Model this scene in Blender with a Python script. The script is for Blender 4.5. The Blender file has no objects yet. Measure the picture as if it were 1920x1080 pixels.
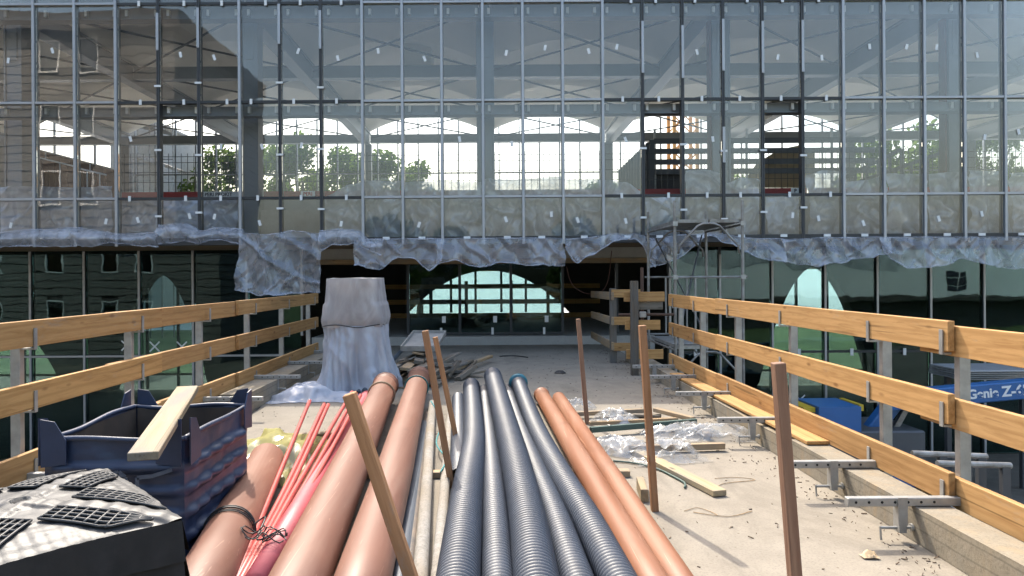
import bpy, math, random
from mathutils import Vector, Matrix, noise
R = random.Random(7)
rad = math.radians
scn = bpy.context.scene
COL = scn.collection

# ---------------------------------------------------------------- camera, world, sun, exposure
H = 1.75; F = 1330.0; VX, VY = 920.0, 519.0; ROLL = 0.0065      # eye height, focal length (px of 1920), vanishing point, roll
cam_d = bpy.data.cameras.new('camera'); cam = bpy.data.objects.new('camera', cam_d); COL.objects.link(cam)
cam_d.sensor_width = 36.0; cam_d.lens = 36.0 * F / 1920.0
cam_d.shift_x = (960 - VX) / 1920.0; cam_d.shift_y = -(540 - VY) / 1920.0
cam_d.clip_start = 0.05; cam_d.clip_end = 3000
cam.matrix_world = Matrix.Translation((0, 0, H)) @ Matrix.Rotation(rad(90), 4, 'X') @ Matrix.Rotation(-ROLL, 4, 'Z')
scn.camera = cam
SUN = Vector((-0.28, 0.73, 1.0)).normalized()                    # towards the sun: beyond the building, a little left
world = bpy.data.worlds.new('World'); scn.world = world; world.use_nodes = True
wn = world.node_tree; bg = wn.nodes['Background']
sky = wn.nodes.new('ShaderNodeTexSky'); sky.sky_type = 'NISHITA'; sky.sun_disc = False
sky.sun_elevation = math.asin(SUN.z); sky.sun_rotation = math.atan2(SUN.x, SUN.y)
sky.air_density = 1.5; sky.dust_density = 5.5; sky.ozone_density = 2.5
wn.links.new(sky.outputs[0], bg.inputs[0]); bg.inputs[1].default_value = 0.15
sl = bpy.data.lights.new('sun', 'SUN'); sl.energy = 2.0; sl.angle = rad(0.53); sl.color = (1.0, 0.93, 0.82)
so = bpy.data.objects.new('sun', sl); COL.objects.link(so); so.rotation_euler = (-SUN).to_track_quat('-Z', 'Y').to_euler()
so.location = (0, 20, 40)
scn.view_settings.view_transform = 'Standard'; scn.view_settings.look = 'None'; scn.view_settings.gamma = 1.0
scn.view_settings.exposure = 1.66
scn.render.engine = 'CYCLES'
cy = scn.cycles; cy.use_denoising = True; cy.use_adaptive_sampling = True; cy.adaptive_threshold = 0.02; cy.max_bounces = 10; cy.diffuse_bounces = 3; cy.glossy_bounces = 3
cy.transmission_bounces = 6; cy.transparent_max_bounces = 40; cy.caustics_reflective = False; cy.caustics_refractive = False
cy.sample_clamp_indirect = 6.0

# ---------------------------------------------------------------- measuring: photograph pixel -> place at a known depth or height
def unroll(px, py):
    dx, dy = px - VX, py - VY
    return dx - dy * ROLL, dx * ROLL + dy
def P(px, py, Y):
    dx, dy = unroll(px, py); return Vector((dx * Y / F, Y, H - dy * Y / F))
def G(px, py, z=0.0):
    dx, dy = unroll(px, py); Y = F * (H - z) / dy; return Vector((dx * Y / F, Y, z))

# ---------------------------------------------------------------- materials
def newmat(name):
    m = bpy.data.materials.new(name); m.use_nodes = True
    nt = m.node_tree; return m, nt, nt.nodes['Principled BSDF']
def N(nt, typ, **kw):
    n = nt.nodes.new(typ)
    for k, v in kw.items(): setattr(n, k, v)
    return n
def ramp(nt, fac, stops):
    r = N(nt, 'ShaderNodeValToRGB'); e = r.color_ramp.elements
    while len(e) < len(stops): e.new(0.5)
    for i, (p, c) in enumerate(stops): e[i].position = p; e[i].color = (*c, 1)
    nt.links.new(fac, r.inputs[0]); return r.outputs[0]
def coords(nt, scale=(1, 1, 1), randomize=True):
    tc = N(nt, 'ShaderNodeTexCoord'); mp = N(nt, 'ShaderNodeMapping'); mp.inputs['Scale'].default_value = scale
    if randomize:
        oi = N(nt, 'ShaderNodeObjectInfo'); sc = N(nt, 'ShaderNodeVectorMath', operation='SCALE'); sc.inputs[0].default_value = (37, 53, 71)
        nt.links.new(oi.outputs['Random'], sc.inputs['Scale']); ad = N(nt, 'ShaderNodeVectorMath', operation='ADD')
        nt.links.new(tc.outputs['Object'], ad.inputs[0]); nt.links.new(sc.outputs[0], ad.inputs[1]); nt.links.new(ad.outputs[0], mp.inputs[0])
    else: nt.links.new(tc.outputs['Object'], mp.inputs[0])
    return mp.outputs[0]
def noi(nt, vec, scale, detail=4, rough=0.55, dist=0.0):
    n = N(nt, 'ShaderNodeTexNoise'); n.inputs['Scale'].default_value = scale; n.inputs['Detail'].default_value = detail
    n.inputs['Roughness'].default_value = rough; n.inputs['Distortion'].default_value = dist
    nt.links.new(vec, n.inputs['Vector']); return n.outputs['Fac']
def mixc(nt, fac, a, b, mode='MIX'):
    m = N(nt, 'ShaderNodeMix', data_type='RGBA', blend_type=mode)
    for s, v in ((0, fac), (6, a), (7, b)):
        if isinstance(v, (int, float)): m.inputs[s].default_value = v
        elif isinstance(v, tuple): m.inputs[s].default_value = (*v, 1)
        else: nt.links.new(v, m.inputs[s])
    return m.outputs[2]
def bump(nt, bs, h, strength=0.3, dist=0.01):
    b = N(nt, 'ShaderNodeBump'); b.inputs['Strength'].default_value = strength; b.inputs['Distance'].default_value = dist
    nt.links.new(h, b.inputs['Height']); nt.links.new(b.outputs[0], bs.inputs['Normal'])
def plain(name, c1, c2=None, scale=3.0, rough=0.6, metal=0.0, bmp=0.0, bscale=40, spec=0.5, rand=True):
    m, nt, bs = newmat(name); c2 = c2 or tuple(v * 0.75 for v in c1)
    v = coords(nt, randomize=rand); f = noi(nt, v, scale, 6, 0.6)
    nt.links.new(ramp(nt, f, [(0.3, c2), (0.7, c1)]), bs.inputs['Base Color'])
    bs.inputs['Roughness'].default_value = rough; bs.inputs['Metallic'].default_value = metal
    bs.inputs['Specular IOR Level'].default_value = spec
    if bmp: bump(nt, bs, noi(nt, v, bscale, 4), bmp)
    return m
def wood(name, light, dark, knot, grey=None, rough=0.7):
    m, nt, bs = newmat(name)
    v = coords(nt, (0.9, 16, 9)); g = noi(nt, v, 3.0, 7, 0.65, 0.6)
    col = ramp(nt, g, [(0.3, dark), (0.5, light), (0.75, tuple(min(1, x * 1.12) for x in light))])
    v2 = coords(nt, (0.35, 2.2, 2.2)); w = N(nt, 'ShaderNodeTexWave', wave_type='RINGS'); w.inputs['Scale'].default_value = 2.6
    w.inputs['Distortion'].default_value = 5.0; w.inputs['Detail'].default_value = 2; nt.links.new(v2, w.inputs['Vector'])
    col = mixc(nt, ramp(nt, w.outputs['Fac'], [(0.55, (0, 0, 0)), (1.0, (0.55, 0.55, 0.55))]), col, dark)
    v3 = coords(nt, (2.1, 6, 6)); vo = N(nt, 'ShaderNodeTexVoronoi'); vo.inputs['Scale'].default_value = 1.0; nt.links.new(v3, vo.inputs['Vector'])
    col = mixc(nt, ramp(nt, vo.outputs['Distance'], [(0.05, (0.85, 0.85, 0.85)), (0.13, (0, 0, 0))]), col, knot)
    if grey:
        st = noi(nt, coords(nt, (0.8, 3, 3)), 2.0, 5); col = mixc(nt, ramp(nt, st, [(0.4, (0, 0, 0)), (0.65, (1, 1, 1))]), col, grey)
    else:
        st = noi(nt, coords(nt, (0.6, 2, 2)), 1.6, 6, 0.7); col = mixc(nt, ramp(nt, st, [(0.5, (0, 0, 0)), (0.9, (0.5, 0.5, 0.5))]), col, tuple(x * 0.55 for x in dark))
    oi = N(nt, 'ShaderNodeObjectInfo'); col = mixc(nt, 1.0, col, ramp(nt, oi.outputs['Random'], [(0.0, (0.78, 0.74, 0.70)), (0.5, (1, 1, 1)), (1.0, (1.12, 1.08, 1.0))]), 'MULTIPLY')
    gs = noi(nt, coords(nt, (1.4, 5, 5)), 1.3, 6, 0.75); col = mixc(nt, ramp(nt, gs, [(0.60, (0, 0, 0)), (0.74, (0.5, 0.5, 0.5))]), col, (0.27, 0.25, 0.22))
    ck = noi(nt, coords(nt, (0.5, 40, 22)), 1.0, 2, 0.5, 0.5); col = mixc(nt, ramp(nt, ck, [(0.28, (0.7, 0.7, 0.7)), (0.33, (0, 0, 0))]), col, tuple(x * 0.45 for x in dark))
    nt.links.new(col, bs.inputs['Base Color']); bs.inputs['Roughness'].default_value = rough
    bs.inputs['Specular IOR Level'].default_value = 0.25; bump(nt, bs, g, 0.35, 0.005)
    return m
def concrete(name, c1, c2, stain, scale=1.2, streak=False, rough=0.9):
    m, nt, bs = newmat(name); v = coords(nt, randomize=False)
    big = noi(nt, v, scale * 0.35, 6, 0.6); mid = noi(nt, v, scale * 3, 8, 0.7); fine = noi(nt, v, 60, 5, 0.7)
    col = ramp(nt, mid, [(0.3, c2), (0.62, c1)]); col = mixc(nt, ramp(nt, big, [(0.42, (0, 0, 0)), (0.7, (0.8, 0.8, 0.8))]), col, stain)
    col = mixc(nt, ramp(nt, fine, [(0.35, (0.45, 0.45, 0.45)), (0.5, (0, 0, 0))]), col, tuple(x * 0.6 for x in c2))
    spk = N(nt, 'ShaderNodeTexVoronoi'); spk.inputs['Scale'].default_value = 7.0; nt.links.new(v, spk.inputs['Vector'])
    col = mixc(nt, ramp(nt, spk.outputs['Distance'], [(0.035, (0.7, 0.7, 0.7)), (0.07, (0, 0, 0))]), col, (0.09, 0.07, 0.05))
    if name == 'deck_concrete':
        cv = N(nt, 'ShaderNodeTexVoronoi', feature='DISTANCE_TO_EDGE'); cv.inputs['Scale'].default_value = 0.2; wp_ = N(nt, 'ShaderNodeVectorMath', operation='ADD'); nn = N(nt, 'ShaderNodeTexNoise'); nn.inputs['Scale'].default_value = 1.6; nn.inputs['Detail'].default_value = 6
        nt.links.new(v, nn.inputs['Vector']); nt.links.new(v, wp_.inputs[0]); nt.links.new(nn.outputs['Color'], wp_.inputs[1]); nt.links.new(wp_.outputs[0], cv.inputs['Vector'])
        col = mixc(nt, ramp(nt, cv.outputs['Distance'], [(0.0, (0.5, 0.5, 0.5)), (0.004, (0, 0, 0))]), col, (0.10, 0.085, 0.065))
        st = noi(nt, coords(nt, (1.5, .5, 1), False), 0.9, 8, 0.75, 1.0); col = mixc(nt, ramp(nt, st, [(0.50, (0, 0, 0)), (0.66, (0.55, 0.55, 0.55))]), col, tuple(x * 0.66 for x in c2))
    if streak:
        v2 = coords(nt, (5, 5, 0.5), False); s = noi(nt, v2, 1.5, 5, 0.7)
        col = mixc(nt, ramp(nt, s, [(0.5, (0, 0, 0)), (0.75, (0.7, 0.7, 0.7))]), col, (0.30, 0.22, 0.13))
        v3 = coords(nt, (1, 1, 1), False); wv = N(nt, 'ShaderNodeTexWave', bands_direction='Z'); wv.inputs['Scale'].default_value = 3.2; wv.inputs['Distortion'].default_value = 0.6
        nt.links.new(v3, wv.inputs['Vector']); col = mixc(nt, ramp(nt, wv.outputs['Fac'], [(0.0, (0.5, 0.5, 0.5)), (0.06, (0, 0, 0))]), col, tuple(x * 0.5 for x in c2))
    nt.links.new(col, bs.inputs['Base Color']); bs.inputs['Roughness'].default_value = rough; bs.inputs['Specular IOR Level'].default_value = 0.2
    bump(nt, bs, mid, 0.35, 0.02); return m
def glass(name, tint, refl, grime=0.0, warp=0.0, sheen=(1, 1, 1)):
    m, nt, bs = newmat(name); nt.nodes.remove(bs); out = nt.nodes['Material Output']
    tr = N(nt, 'ShaderNodeBsdfTransparent'); tr.inputs[0].default_value = (*tint, 1)
    gl = N(nt, 'ShaderNodeBsdfGlossy'); gl.inputs['Roughness'].default_value = 0.0; gl.inputs['Color'].default_value = (*sheen, 1)
    lw = N(nt, 'ShaderNodeFresnel'); lw.inputs[0].default_value = 1.5
    ml = N(nt, 'ShaderNodeMath', operation='MULTIPLY'); ml.inputs[1].default_value = refl / 0.04; ml.use_clamp = True
    nt.links.new(lw.outputs[0], ml.inputs[0])
    mx = N(nt, 'ShaderNodeMixShader'); nt.links.new(ml.outputs[0], mx.inputs[0]); nt.links.new(tr.outputs[0], mx.inputs[1]); nt.links.new(gl.outputs[0], mx.inputs[2])
    last = mx.outputs[0]
    if warp:
        v = coords(nt, (1, 1, 1.0)); b = N(nt, 'ShaderNodeBump'); b.inputs['Strength'].default_value = warp; b.inputs['Distance'].default_value = 0.02
        nt.links.new(noi(nt, v, 1.6, 1), b.inputs['Height']); nt.links.new(b.outputs[0], gl.inputs['Normal'])
    if grime:
        df = N(nt, 'ShaderNodeBsdfDiffuse'); df.inputs[0].default_value = (0.5, 0.52, 0.55, 1); v = coords(nt)
        f = noi(nt, v, 1.2, 5, 0.6); sc = N(nt, 'ShaderNodeMath', operation='MULTIPLY'); sc.inputs[1].default_value = grime * 2; nt.links.new(f, sc.inputs[0])
        m2 = N(nt, 'ShaderNodeMixShader'); nt.links.new(sc.outputs[0], m2.inputs[0]); nt.links.new(last, m2.inputs[1]); nt.links.new(df.outputs[0], m2.inputs[2]); last = m2.outputs[0]
    nt.links.new(last, out.inputs[0]); return m
def film(name, col, opac, var=0.25, gloss=0.12, scale=3.0, thru=0.5):
    m, nt, bs = newmat(name); nt.nodes.remove(bs); out = nt.nodes['Material Output']
    tr = N(nt, 'ShaderNodeBsdfTransparent'); tr.inputs[0].default_value = (0.95, 0.97, 1, 1)
    df = N(nt, 'ShaderNodeBsdfDiffuse'); tl = N(nt, 'ShaderNodeBsdfTranslucent'); gl = N(nt, 'ShaderNodeBsdfGlossy'); gl.inputs['Roughness'].default_value = 0.16
    v = coords(nt); w = noi(nt, v, scale, 6, 0.6, 1.2); w2 = noi(nt, coords(nt, (1.6, 1.6, 0.9)), 1.4, 4, 0.55, 1.6)
    for n in (df, tl): n.inputs[0].default_value = (*col, 1)
    b = N(nt, 'ShaderNodeBump'); b.inputs['Strength'].default_value = 0.09; b.inputs['Distance'].default_value = 0.04
    ad = N(nt, 'ShaderNodeMath', operation='ADD'); nt.links.new(w, ad.inputs[0]); nt.links.new(w2, ad.inputs[1]); nt.links.new(ad.outputs[0], b.inputs['Height'])
    for n in (df, gl): nt.links.new(b.outputs[0], n.inputs['Normal'])
    m1 = N(nt, 'ShaderNodeMixShader'); m1.inputs[0].default_value = thru; nt.links.new(df.outputs[0], m1.inputs[1]); nt.links.new(tl.outputs[0], m1.inputs[2])
    m2 = N(nt, 'ShaderNodeMixShader'); m2.inputs[0].default_value = gloss; nt.links.new(m1.outputs[0], m2.inputs[1]); nt.links.new(gl.outputs[0], m2.inputs[2])
    mr = N(nt, 'ShaderNodeMapRange'); mr.inputs[1].default_value = 0.35; mr.inputs[2].default_value = 0.7
    mr.inputs[3].default_value = max(0, opac - var); mr.inputs[4].default_value = min(1, opac + var); nt.links.new(w2, mr.inputs[0])
    m3 = N(nt, 'ShaderNodeMixShader'); nt.links.new(mr.outputs[0], m3.inputs[0]); nt.links.new(tr.outputs[0], m3.inputs[1]); nt.links.new(m2.outputs[0], m3.inputs[2])
    nt.links.new(m3.outputs[0], out.inputs[0]); return m

M = dict(
    deck=concrete('deck_concrete', (0.25, 0.22, 0.175), (0.195, 0.17, 0.135), (0.275, 0.245, 0.20), 1.0),
    kerb=concrete('kerb_concrete', (0.255, 0.23, 0.185), (0.185, 0.165, 0.13), (0.27, 0.21, 0.13), 2.0, True),
    slab=concrete('slab_concrete', (0.40, 0.395, 0.38), (0.32, 0.315, 0.30), (0.36, 0.35, 0.33), 1.0),
    shade_painted_concrete=concrete('shade_painted_concrete', (0.05, 0.05, 0.05), (0.035, 0.035, 0.035), (0.06, 0.055, 0.05), 1.0),  # near-black tone puts the unlit lower storey's shade into the colour
    board=wood('yellow_board', (0.42, 0.245, 0.10), (0.30, 0.16, 0.058), (0.17, 0.08, 0.028)),
    stake=wood('stake_wood', (0.36, 0.19, 0.095), (0.26, 0.13, 0.06), (0.15, 0.07, 0.03)),
    stake_red=wood('dark_stake_wood', (0.26, 0.155, 0.10), (0.185, 0.10, 0.065), (0.10, 0.05, 0.028)),
    old=wood('weathered_wood', (0.17, 0.14, 0.105), (0.09, 0.075, 0.055), (0.05, 0.04, 0.028), (0.15, 0.147, 0.14)),
    oldtan=wood('old_tan_wood', (0.36, 0.25, 0.14), (0.24, 0.16, 0.085), (0.1, 0.06, 0.03), (0.25, 0.21, 0.16)),
    mortar=wood('mortar_splashed_wood', (0.34, 0.27, 0.165), (0.26, 0.20, 0.115), (0.05, 0.045, 0.04), (0.20, 0.185, 0.16)),
    ply=plain('plywood', (0.50, 0.37, 0.22), (0.42, 0.30, 0.17), 1.2, 0.7),
    green_edge=plain('green_paint', (0.05, 0.09, 0.075), None, 6, 0.6),
    steel=plain('grey_steel_paint', (0.185, 0.21, 0.235), (0.16, 0.185, 0.205), 0.6, 0.45),
    darksteel=plain('dark_steel', (0.075, 0.08, 0.085), (0.06, 0.06, 0.065), 1, 0.5),
    gasket=plain('black_gasket', (0.035, 0.037, 0.04), (0.028, 0.03, 0.032), 3, 0.55),
    alu=plain('aluminium_cover', (0.42, 0.425, 0.44), (0.36, 0.365, 0.38), 1.0, 0.42, 0.4),
    galv=plain('galvanised_steel', (0.40, 0.395, 0.375), (0.27, 0.265, 0.25), 9.0, 0.5, 0.5),
    scaf=plain('scaffold_tube', (0.33, 0.33, 0.32), (0.16, 0.14, 0.12), 7.0, 0.5, 0.5),
    rust=plain('rusty_steel', (0.10, 0.055, 0.035), (0.06, 0.035, 0.025), 8.0, 0.8),
    white=plain('white_plastic', (0.75, 0.76, 0.76), (0.68, 0.69, 0.69), 4, 0.5),
    plaster=plain('vault_plaster', (0.80, 0.775, 0.72), (0.76, 0.735, 0.685), 0.4, 0.9),
    red=plain('red_toe_board', (0.34, 0.035, 0.03), (0.25, 0.03, 0.025), 2, 0.5),
    redink=plain('red_print', (0.5, 0.02, 0.03), None, 2, 0.5), blackink=plain('dark_print', (0.03, 0.03, 0.045), None, 2, 0.5),
    wire=plain('wire', (0.06, 0.06, 0.06), None, 3, 0.5, 0.3),
    brown=None, orange=None, primer=plain('red_primer', (0.16, 0.05, 0.04), (0.11, 0.04, 0.035), 2, 0.7),
    black=plain('black_corrugated', (0.042, 0.05, 0.066), (0.03, 0.036, 0.047), 5, 0.48, 0.0, spec=0.6),
    redrod=plain('red_conduit', (0.40, 0.062, 0.05), (0.33, 0.05, 0.04), 5, 0.45),
    pink=plain('pink_pipe', (0.45, 0.085, 0.10), (0.37, 0.065, 0.075), 5, 0.5),
    greypipe=concrete('grey_pipe', (0.28, 0.265, 0.24), (0.19, 0.175, 0.15), (0.23, 0.19, 0.14), 5.0),
    rustpipe=plain('dull_brown_pipe', (0.16, 0.12, 0.085), (0.07, 0.065, 0.06), 6, 0.6),
    conduit=plain('dark_grey_conduit', (0.08, 0.095, 0.115), None, 5, 0.5),
    teal=plain('teal_ring', (0.03, 0.16, 0.2), None, 5, 0.5), rope=plain('teal_rope', (0.03, 0.2, 0.2), None, 5, 0.7),
    blue=plain('bin_blue_paint', (0.028, 0.042, 0.085), (0.016, 0.025, 0.05), 3, 0.42, bmp=0.1),
    binrust=plain('bin_inside', (0.085, 0.06, 0.042), (0.04, 0.03, 0.025), 4, 0.75),
    spray=plain('faded_spray_paint', (0.11, 0.125, 0.15), (0.045, 0.055, 0.08), 9, 0.7),
    blackplastic=None,
    void=plain('hollow_shade_black', (0.006, 0.006, 0.006), None, 3, 0.9),  # near-black colour standing in for shade inside holes and slots
    cable=plain('black_cable', (0.02, 0.02, 0.02), None, 3, 0.5), redcable=plain('brown_cable', (0.12, 0.05, 0.04), None, 3, 0.6),
    boomblue=plain('lift_blue', (0.022, 0.12, 0.33), (0.02, 0.10, 0.27), 2, 0.35), yellow=plain('yellow_paint', (0.6, 0.42, 0.03), None, 3, 0.5),
    tyre=plain('tyre', (0.02, 0.02, 0.02), None, 5, 0.8),
    tarp=plain('blue_white_tarp', (0.42, 0.5, 0.68), (0.33, 0.4, 0.6), 2, 0.6),
    grass=plain('grass', (0.085, 0.12, 0.035), (0.05, 0.075, 0.022), 0.5, 0.9, bmp=0.6, bscale=6, rand=False),
    earth=concrete('earth', (0.17, 0.15, 0.12), (0.10, 0.09, 0.075), (0.2, 0.18, 0.15), 0.6),
    pave=concrete('pale_paving', (0.62, 0.62, 0.60), (0.55, 0.55, 0.53), (0.58, 0.57, 0.54), 0.2),
    siding=plain('house_siding', (0.155, 0.15, 0.14), (0.135, 0.13, 0.12), 0.5, 0.8),
    roofing=plain('dark_roof', (0.07, 0.065, 0.06), None, 1, 0.8), render=plain('white_render', (0.74, 0.75, 0.76), (0.70, 0.71, 0.72), 0.3, 0.8),
    crane=plain('crane_paint', (0.55, 0.27, 0.08), None, 2, 0.5),
    bark=plain('bark', (0.10, 0.075, 0.05), None, 4, 0.9),
    g_up=glass('facade_glass', (0.972, 0.976, 0.98), 0.056, 0.03, 0.09, (1.0, 0.95, 0.88)), g_far=glass('far_glass', (0.98, 0.99, 0.99), 0.03),
    g_low=glass('green_glass', (0.47, 0.60, 0.60), 0.036, 0.0, 0.09, (0.70, 0.95, 0.97)), g_dark=glass('window_glass', (0.2, 0.22, 0.23), 0.06),
    film_blue=film('bluish_film', (0.76, 0.79, 0.88), 0.38, 0.14, 0.22, 1.0, 0.35), film_in=film('milky_film', (0.74, 0.80, 0.92), 0.66, 0.14, 0.14, 1.2, 0.2),
    film_clear=film('clear_film', (0.55, 0.54, 0.51), 0.36, 0.34, 0.22, 8.0), film_yellow=film('yellow_film', (0.50, 0.46, 0.20), 0.85, 0.12, 0.10, 6.0),
    film_wrap=film('wrap_film', (0.62, 0.65, 0.72), 0.78, 0.12, 0.08, 3.0, 0.3), film_brown=film('dusty_film', (0.52, 0.50, 0.50), 0.78, 0.16, 0.05, 2.0, 0.25),
    chip=plain('wood_chips', (0.16, 0.11, 0.07), (0.06, 0.045, 0.035), 20, 0.9), brickpile=plain('brick_brown', (0.24, 0.14, 0.085), (0.17, 0.10, 0.06), 2, 0.85),
)
def pvc(name, c, dust):
    m, nt, bs = newmat(name); f = noi(nt, coords(nt, (1, .4, 1)), 3.0, 6, 0.65); col = ramp(nt, f, [(0.3, tuple(x * 0.82 for x in c)), (0.7, c)])
    s = noi(nt, coords(nt, (5, .35, 5)), 1.3, 7, 0.7, 0.8); col = mixc(nt, ramp(nt, s, [(0.48, (0, 0, 0)), (0.72, (0.65, 0.65, 0.65))]), col, dust)
    t = noi(nt, coords(nt, (26, .5, 26)), 1.0, 3, 0.5, 2.5); col = mixc(nt, ramp(nt, t, [(0.66, (0, 0, 0)), (0.70, (0.55, 0.55, 0.55))]), col, tuple(min(1, x*1.5) for x in dust))
    d = noi(nt, coords(nt, (2, 1, 2)), 1.1, 6, 0.7); col = mixc(nt, ramp(nt, d, [(0.58, (0, 0, 0)), (0.72, (0.5, 0.5, 0.5))]), col, tuple(x * 0.5 for x in c))
    nt.links.new(col, bs.inputs['Base Color']); mr = N(nt, 'ShaderNodeMapRange'); mr.inputs[3].default_value = 0.34; mr.inputs[4].default_value = 0.75; nt.links.new(s, mr.inputs[0]); nt.links.new(mr.outputs[0], bs.inputs['Roughness'])
    bs.inputs['Specular IOR Level'].default_value = 0.4; return m
M['brown'] = pvc('brown_pvc', (0.195, 0.09, 0.058), (0.235, 0.14, 0.10)); M['orange'] = pvc('orange_pvc', (0.225, 0.088, 0.04), (0.28, 0.155, 0.10))
M['blackskirt'] = plain('dull_black_plastic', (0.03, 0.027, 0.025), (0.014, 0.013, 0.012), 5, 0.75, bmp=0.3, bscale=14, spec=0.2)
M['blackplastic'] = plain('black_plastic', (0.055, 0.055, 0.055), (0.03, 0.03, 0.03), 8, 0.5, bmp=0.2, bscale=22, spec=0.35)
def leafmat(name, c1, c2):
    m, nt, bs = newmat(name); nt.nodes.remove(bs); f = noi(nt, coords(nt, randomize=False), 1.3, 3); col = ramp(nt, f, [(0.35, c2), (0.65, c1)])
    df = N(nt, 'ShaderNodeBsdfDiffuse'); tl = N(nt, 'ShaderNodeBsdfTranslucent'); mx = N(nt, 'ShaderNodeMixShader'); mx.inputs[0].default_value = 0.5
    nt.links.new(col, df.inputs[0]); nt.links.new(mixc(nt, 1.0, col, (1.1, 1.2, 0.75), 'MULTIPLY'), tl.inputs[0]); nt.links.new(df.outputs[0], mx.inputs[1]); nt.links.new(tl.outputs[0], mx.inputs[2])
    nt.links.new(mx.outputs[0], nt.nodes['Material Output'].inputs[0]); return m
M['leaf1'] = leafmat('leaf_green', (0.11, 0.15, 0.045), (0.065, 0.10, 0.03)); M['leaf2'] = leafmat('leaf_dark', (0.07, 0.11, 0.04), (0.04, 0.065, 0.022))

# ---------------------------------------------------------------- builders
WM = {}
def link(o, parent=None, Mw=None):
    COL.objects.link(o); Mw = Mw or Matrix.Identity(4); WM[o] = Mw
    if parent is not None: o.parent = parent; o.matrix_basis = WM[parent].inverted() @ Mw
    else: o.matrix_basis = Mw
    return o
def tag(o, label, cat, group=None, kind=None):
    if label: o['label'] = label
    if cat: o['category'] = cat
    if group: o['group'] = group
    if kind: o['kind'] = kind
    return o
def thing(name, loc, label, cat, group=None):
    o = bpy.data.objects.new(name, None); o.empty_display_size = 0.1
    link(o, None, Matrix.Translation(loc)); return tag(o, label, cat, group)
class MB:
    def __init__(s): s.v = []; s.f = []
    def add(s, vs, fs):
        b = len(s.v); s.v += [tuple(v) for v in vs]; s.f += [tuple(i + b for i in f) for f in fs]; return s
    def box(s, x0, x1, y0, y1, z0, z1):
        return s.add([(x0,y0,z0),(x1,y0,z0),(x1,y1,z0),(x0,y1,z0),(x0,y0,z1),(x1,y0,z1),(x1,y1,z1),(x0,y1,z1)],
                     [(3,2,1,0),(4,5,6,7),(0,1,5,4),(1,2,6,5),(2,3,7,6),(3,0,4,7)])
    def bar(s, p, q, w, t, up=(0, 0, 1)):
        Mt, L = frame(p, q, up)
        c = [Mt @ Vector((x, y, z)) for x in (0, L) for (y, z) in ((-t/2,-w/2),(t/2,-w/2),(t/2,w/2),(-t/2,w/2))]
        return s.add(c, [(0,1,2,3),(7,6,5,4),(0,4,5,1),(1,5,6,2),(2,6,7,3),(3,7,4,0)])
    def tube(s, pts, r, n=8, cap=True):
        pts = [Vector(p) for p in pts]; rs = r if isinstance(r, (list, tuple)) else [r] * len(pts)
        b = len(s.v); prev = None
        for i, p in enumerate(pts):
            d = (pts[min(i+1, len(pts)-1)] - pts[max(i-1, 0)]); d = d.normalized() if d.length > 1e-9 else Vector((0, 1, 0))
            if prev is None: a = d.orthogonal().normalized()
            else: a = (prev - d * prev.dot(d)); a = a.normalized() if a.length > 1e-6 else d.orthogonal().normalized()
            prev = a; c = d.cross(a)
            for k in range(n):
                t = 2 * math.pi * k / n; s.v.append(tuple(p + (a * math.cos(t) + c * math.sin(t)) * rs[i]))
        for i in range(len(pts) - 1):
            for k in range(n):
                s.f.append((b + i*n + k, b + i*n + (k+1) % n, b + (i+1)*n + (k+1) % n, b + (i+1)*n + k))
        if cap: s.f.append(tuple(b + k for k in reversed(range(n)))); e = b + (len(pts)-1)*n; s.f.append(tuple(e + k for k in range(n)))
        return s
    def grid(s, fn, nu, nv):
        b = len(s.v)
        for j in range(nv + 1):
            for i in range(nu + 1): s.v.append(tuple(fn(i / nu, j / nv)))
        for j in range(nv):
            for i in range(nu):
                a = b + j*(nu+1) + i; s.f.append((a, a+1, a+nu+2, a+nu+1))
        return s
    def mesh(s, name, mat, smooth=False):
        me = bpy.data.meshes.new(name); me.from_pydata(s.v, [], s.f); me.update()
        if mat: me.materials.append(M[mat] if isinstance(mat, str) else mat)
        if smooth: me.polygons.foreach_set('use_smooth', [True] * len(me.polygons))
        return me
    def obj(s, name, mat, parent=None, smooth=False, Mw=None):
        return link(bpy.data.objects.new(name, s.mesh(name, mat, smooth)), parent, Mw)
def frame(p, q, up=(0, 0, 1)):
    p, q = Vector(p), Vector(q); x = q - p; L = x.length; x.normalize(); u = Vector(up)
    if abs(x.dot(u)) > 0.999: u = Vector((1, 0, 0))
    y = u.cross(x).normalized(); z = x.cross(y)
    m = Matrix((x, y, z)).transposed().to_4x4(); m.translation = p; return m, L
CACHE = {}
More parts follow.
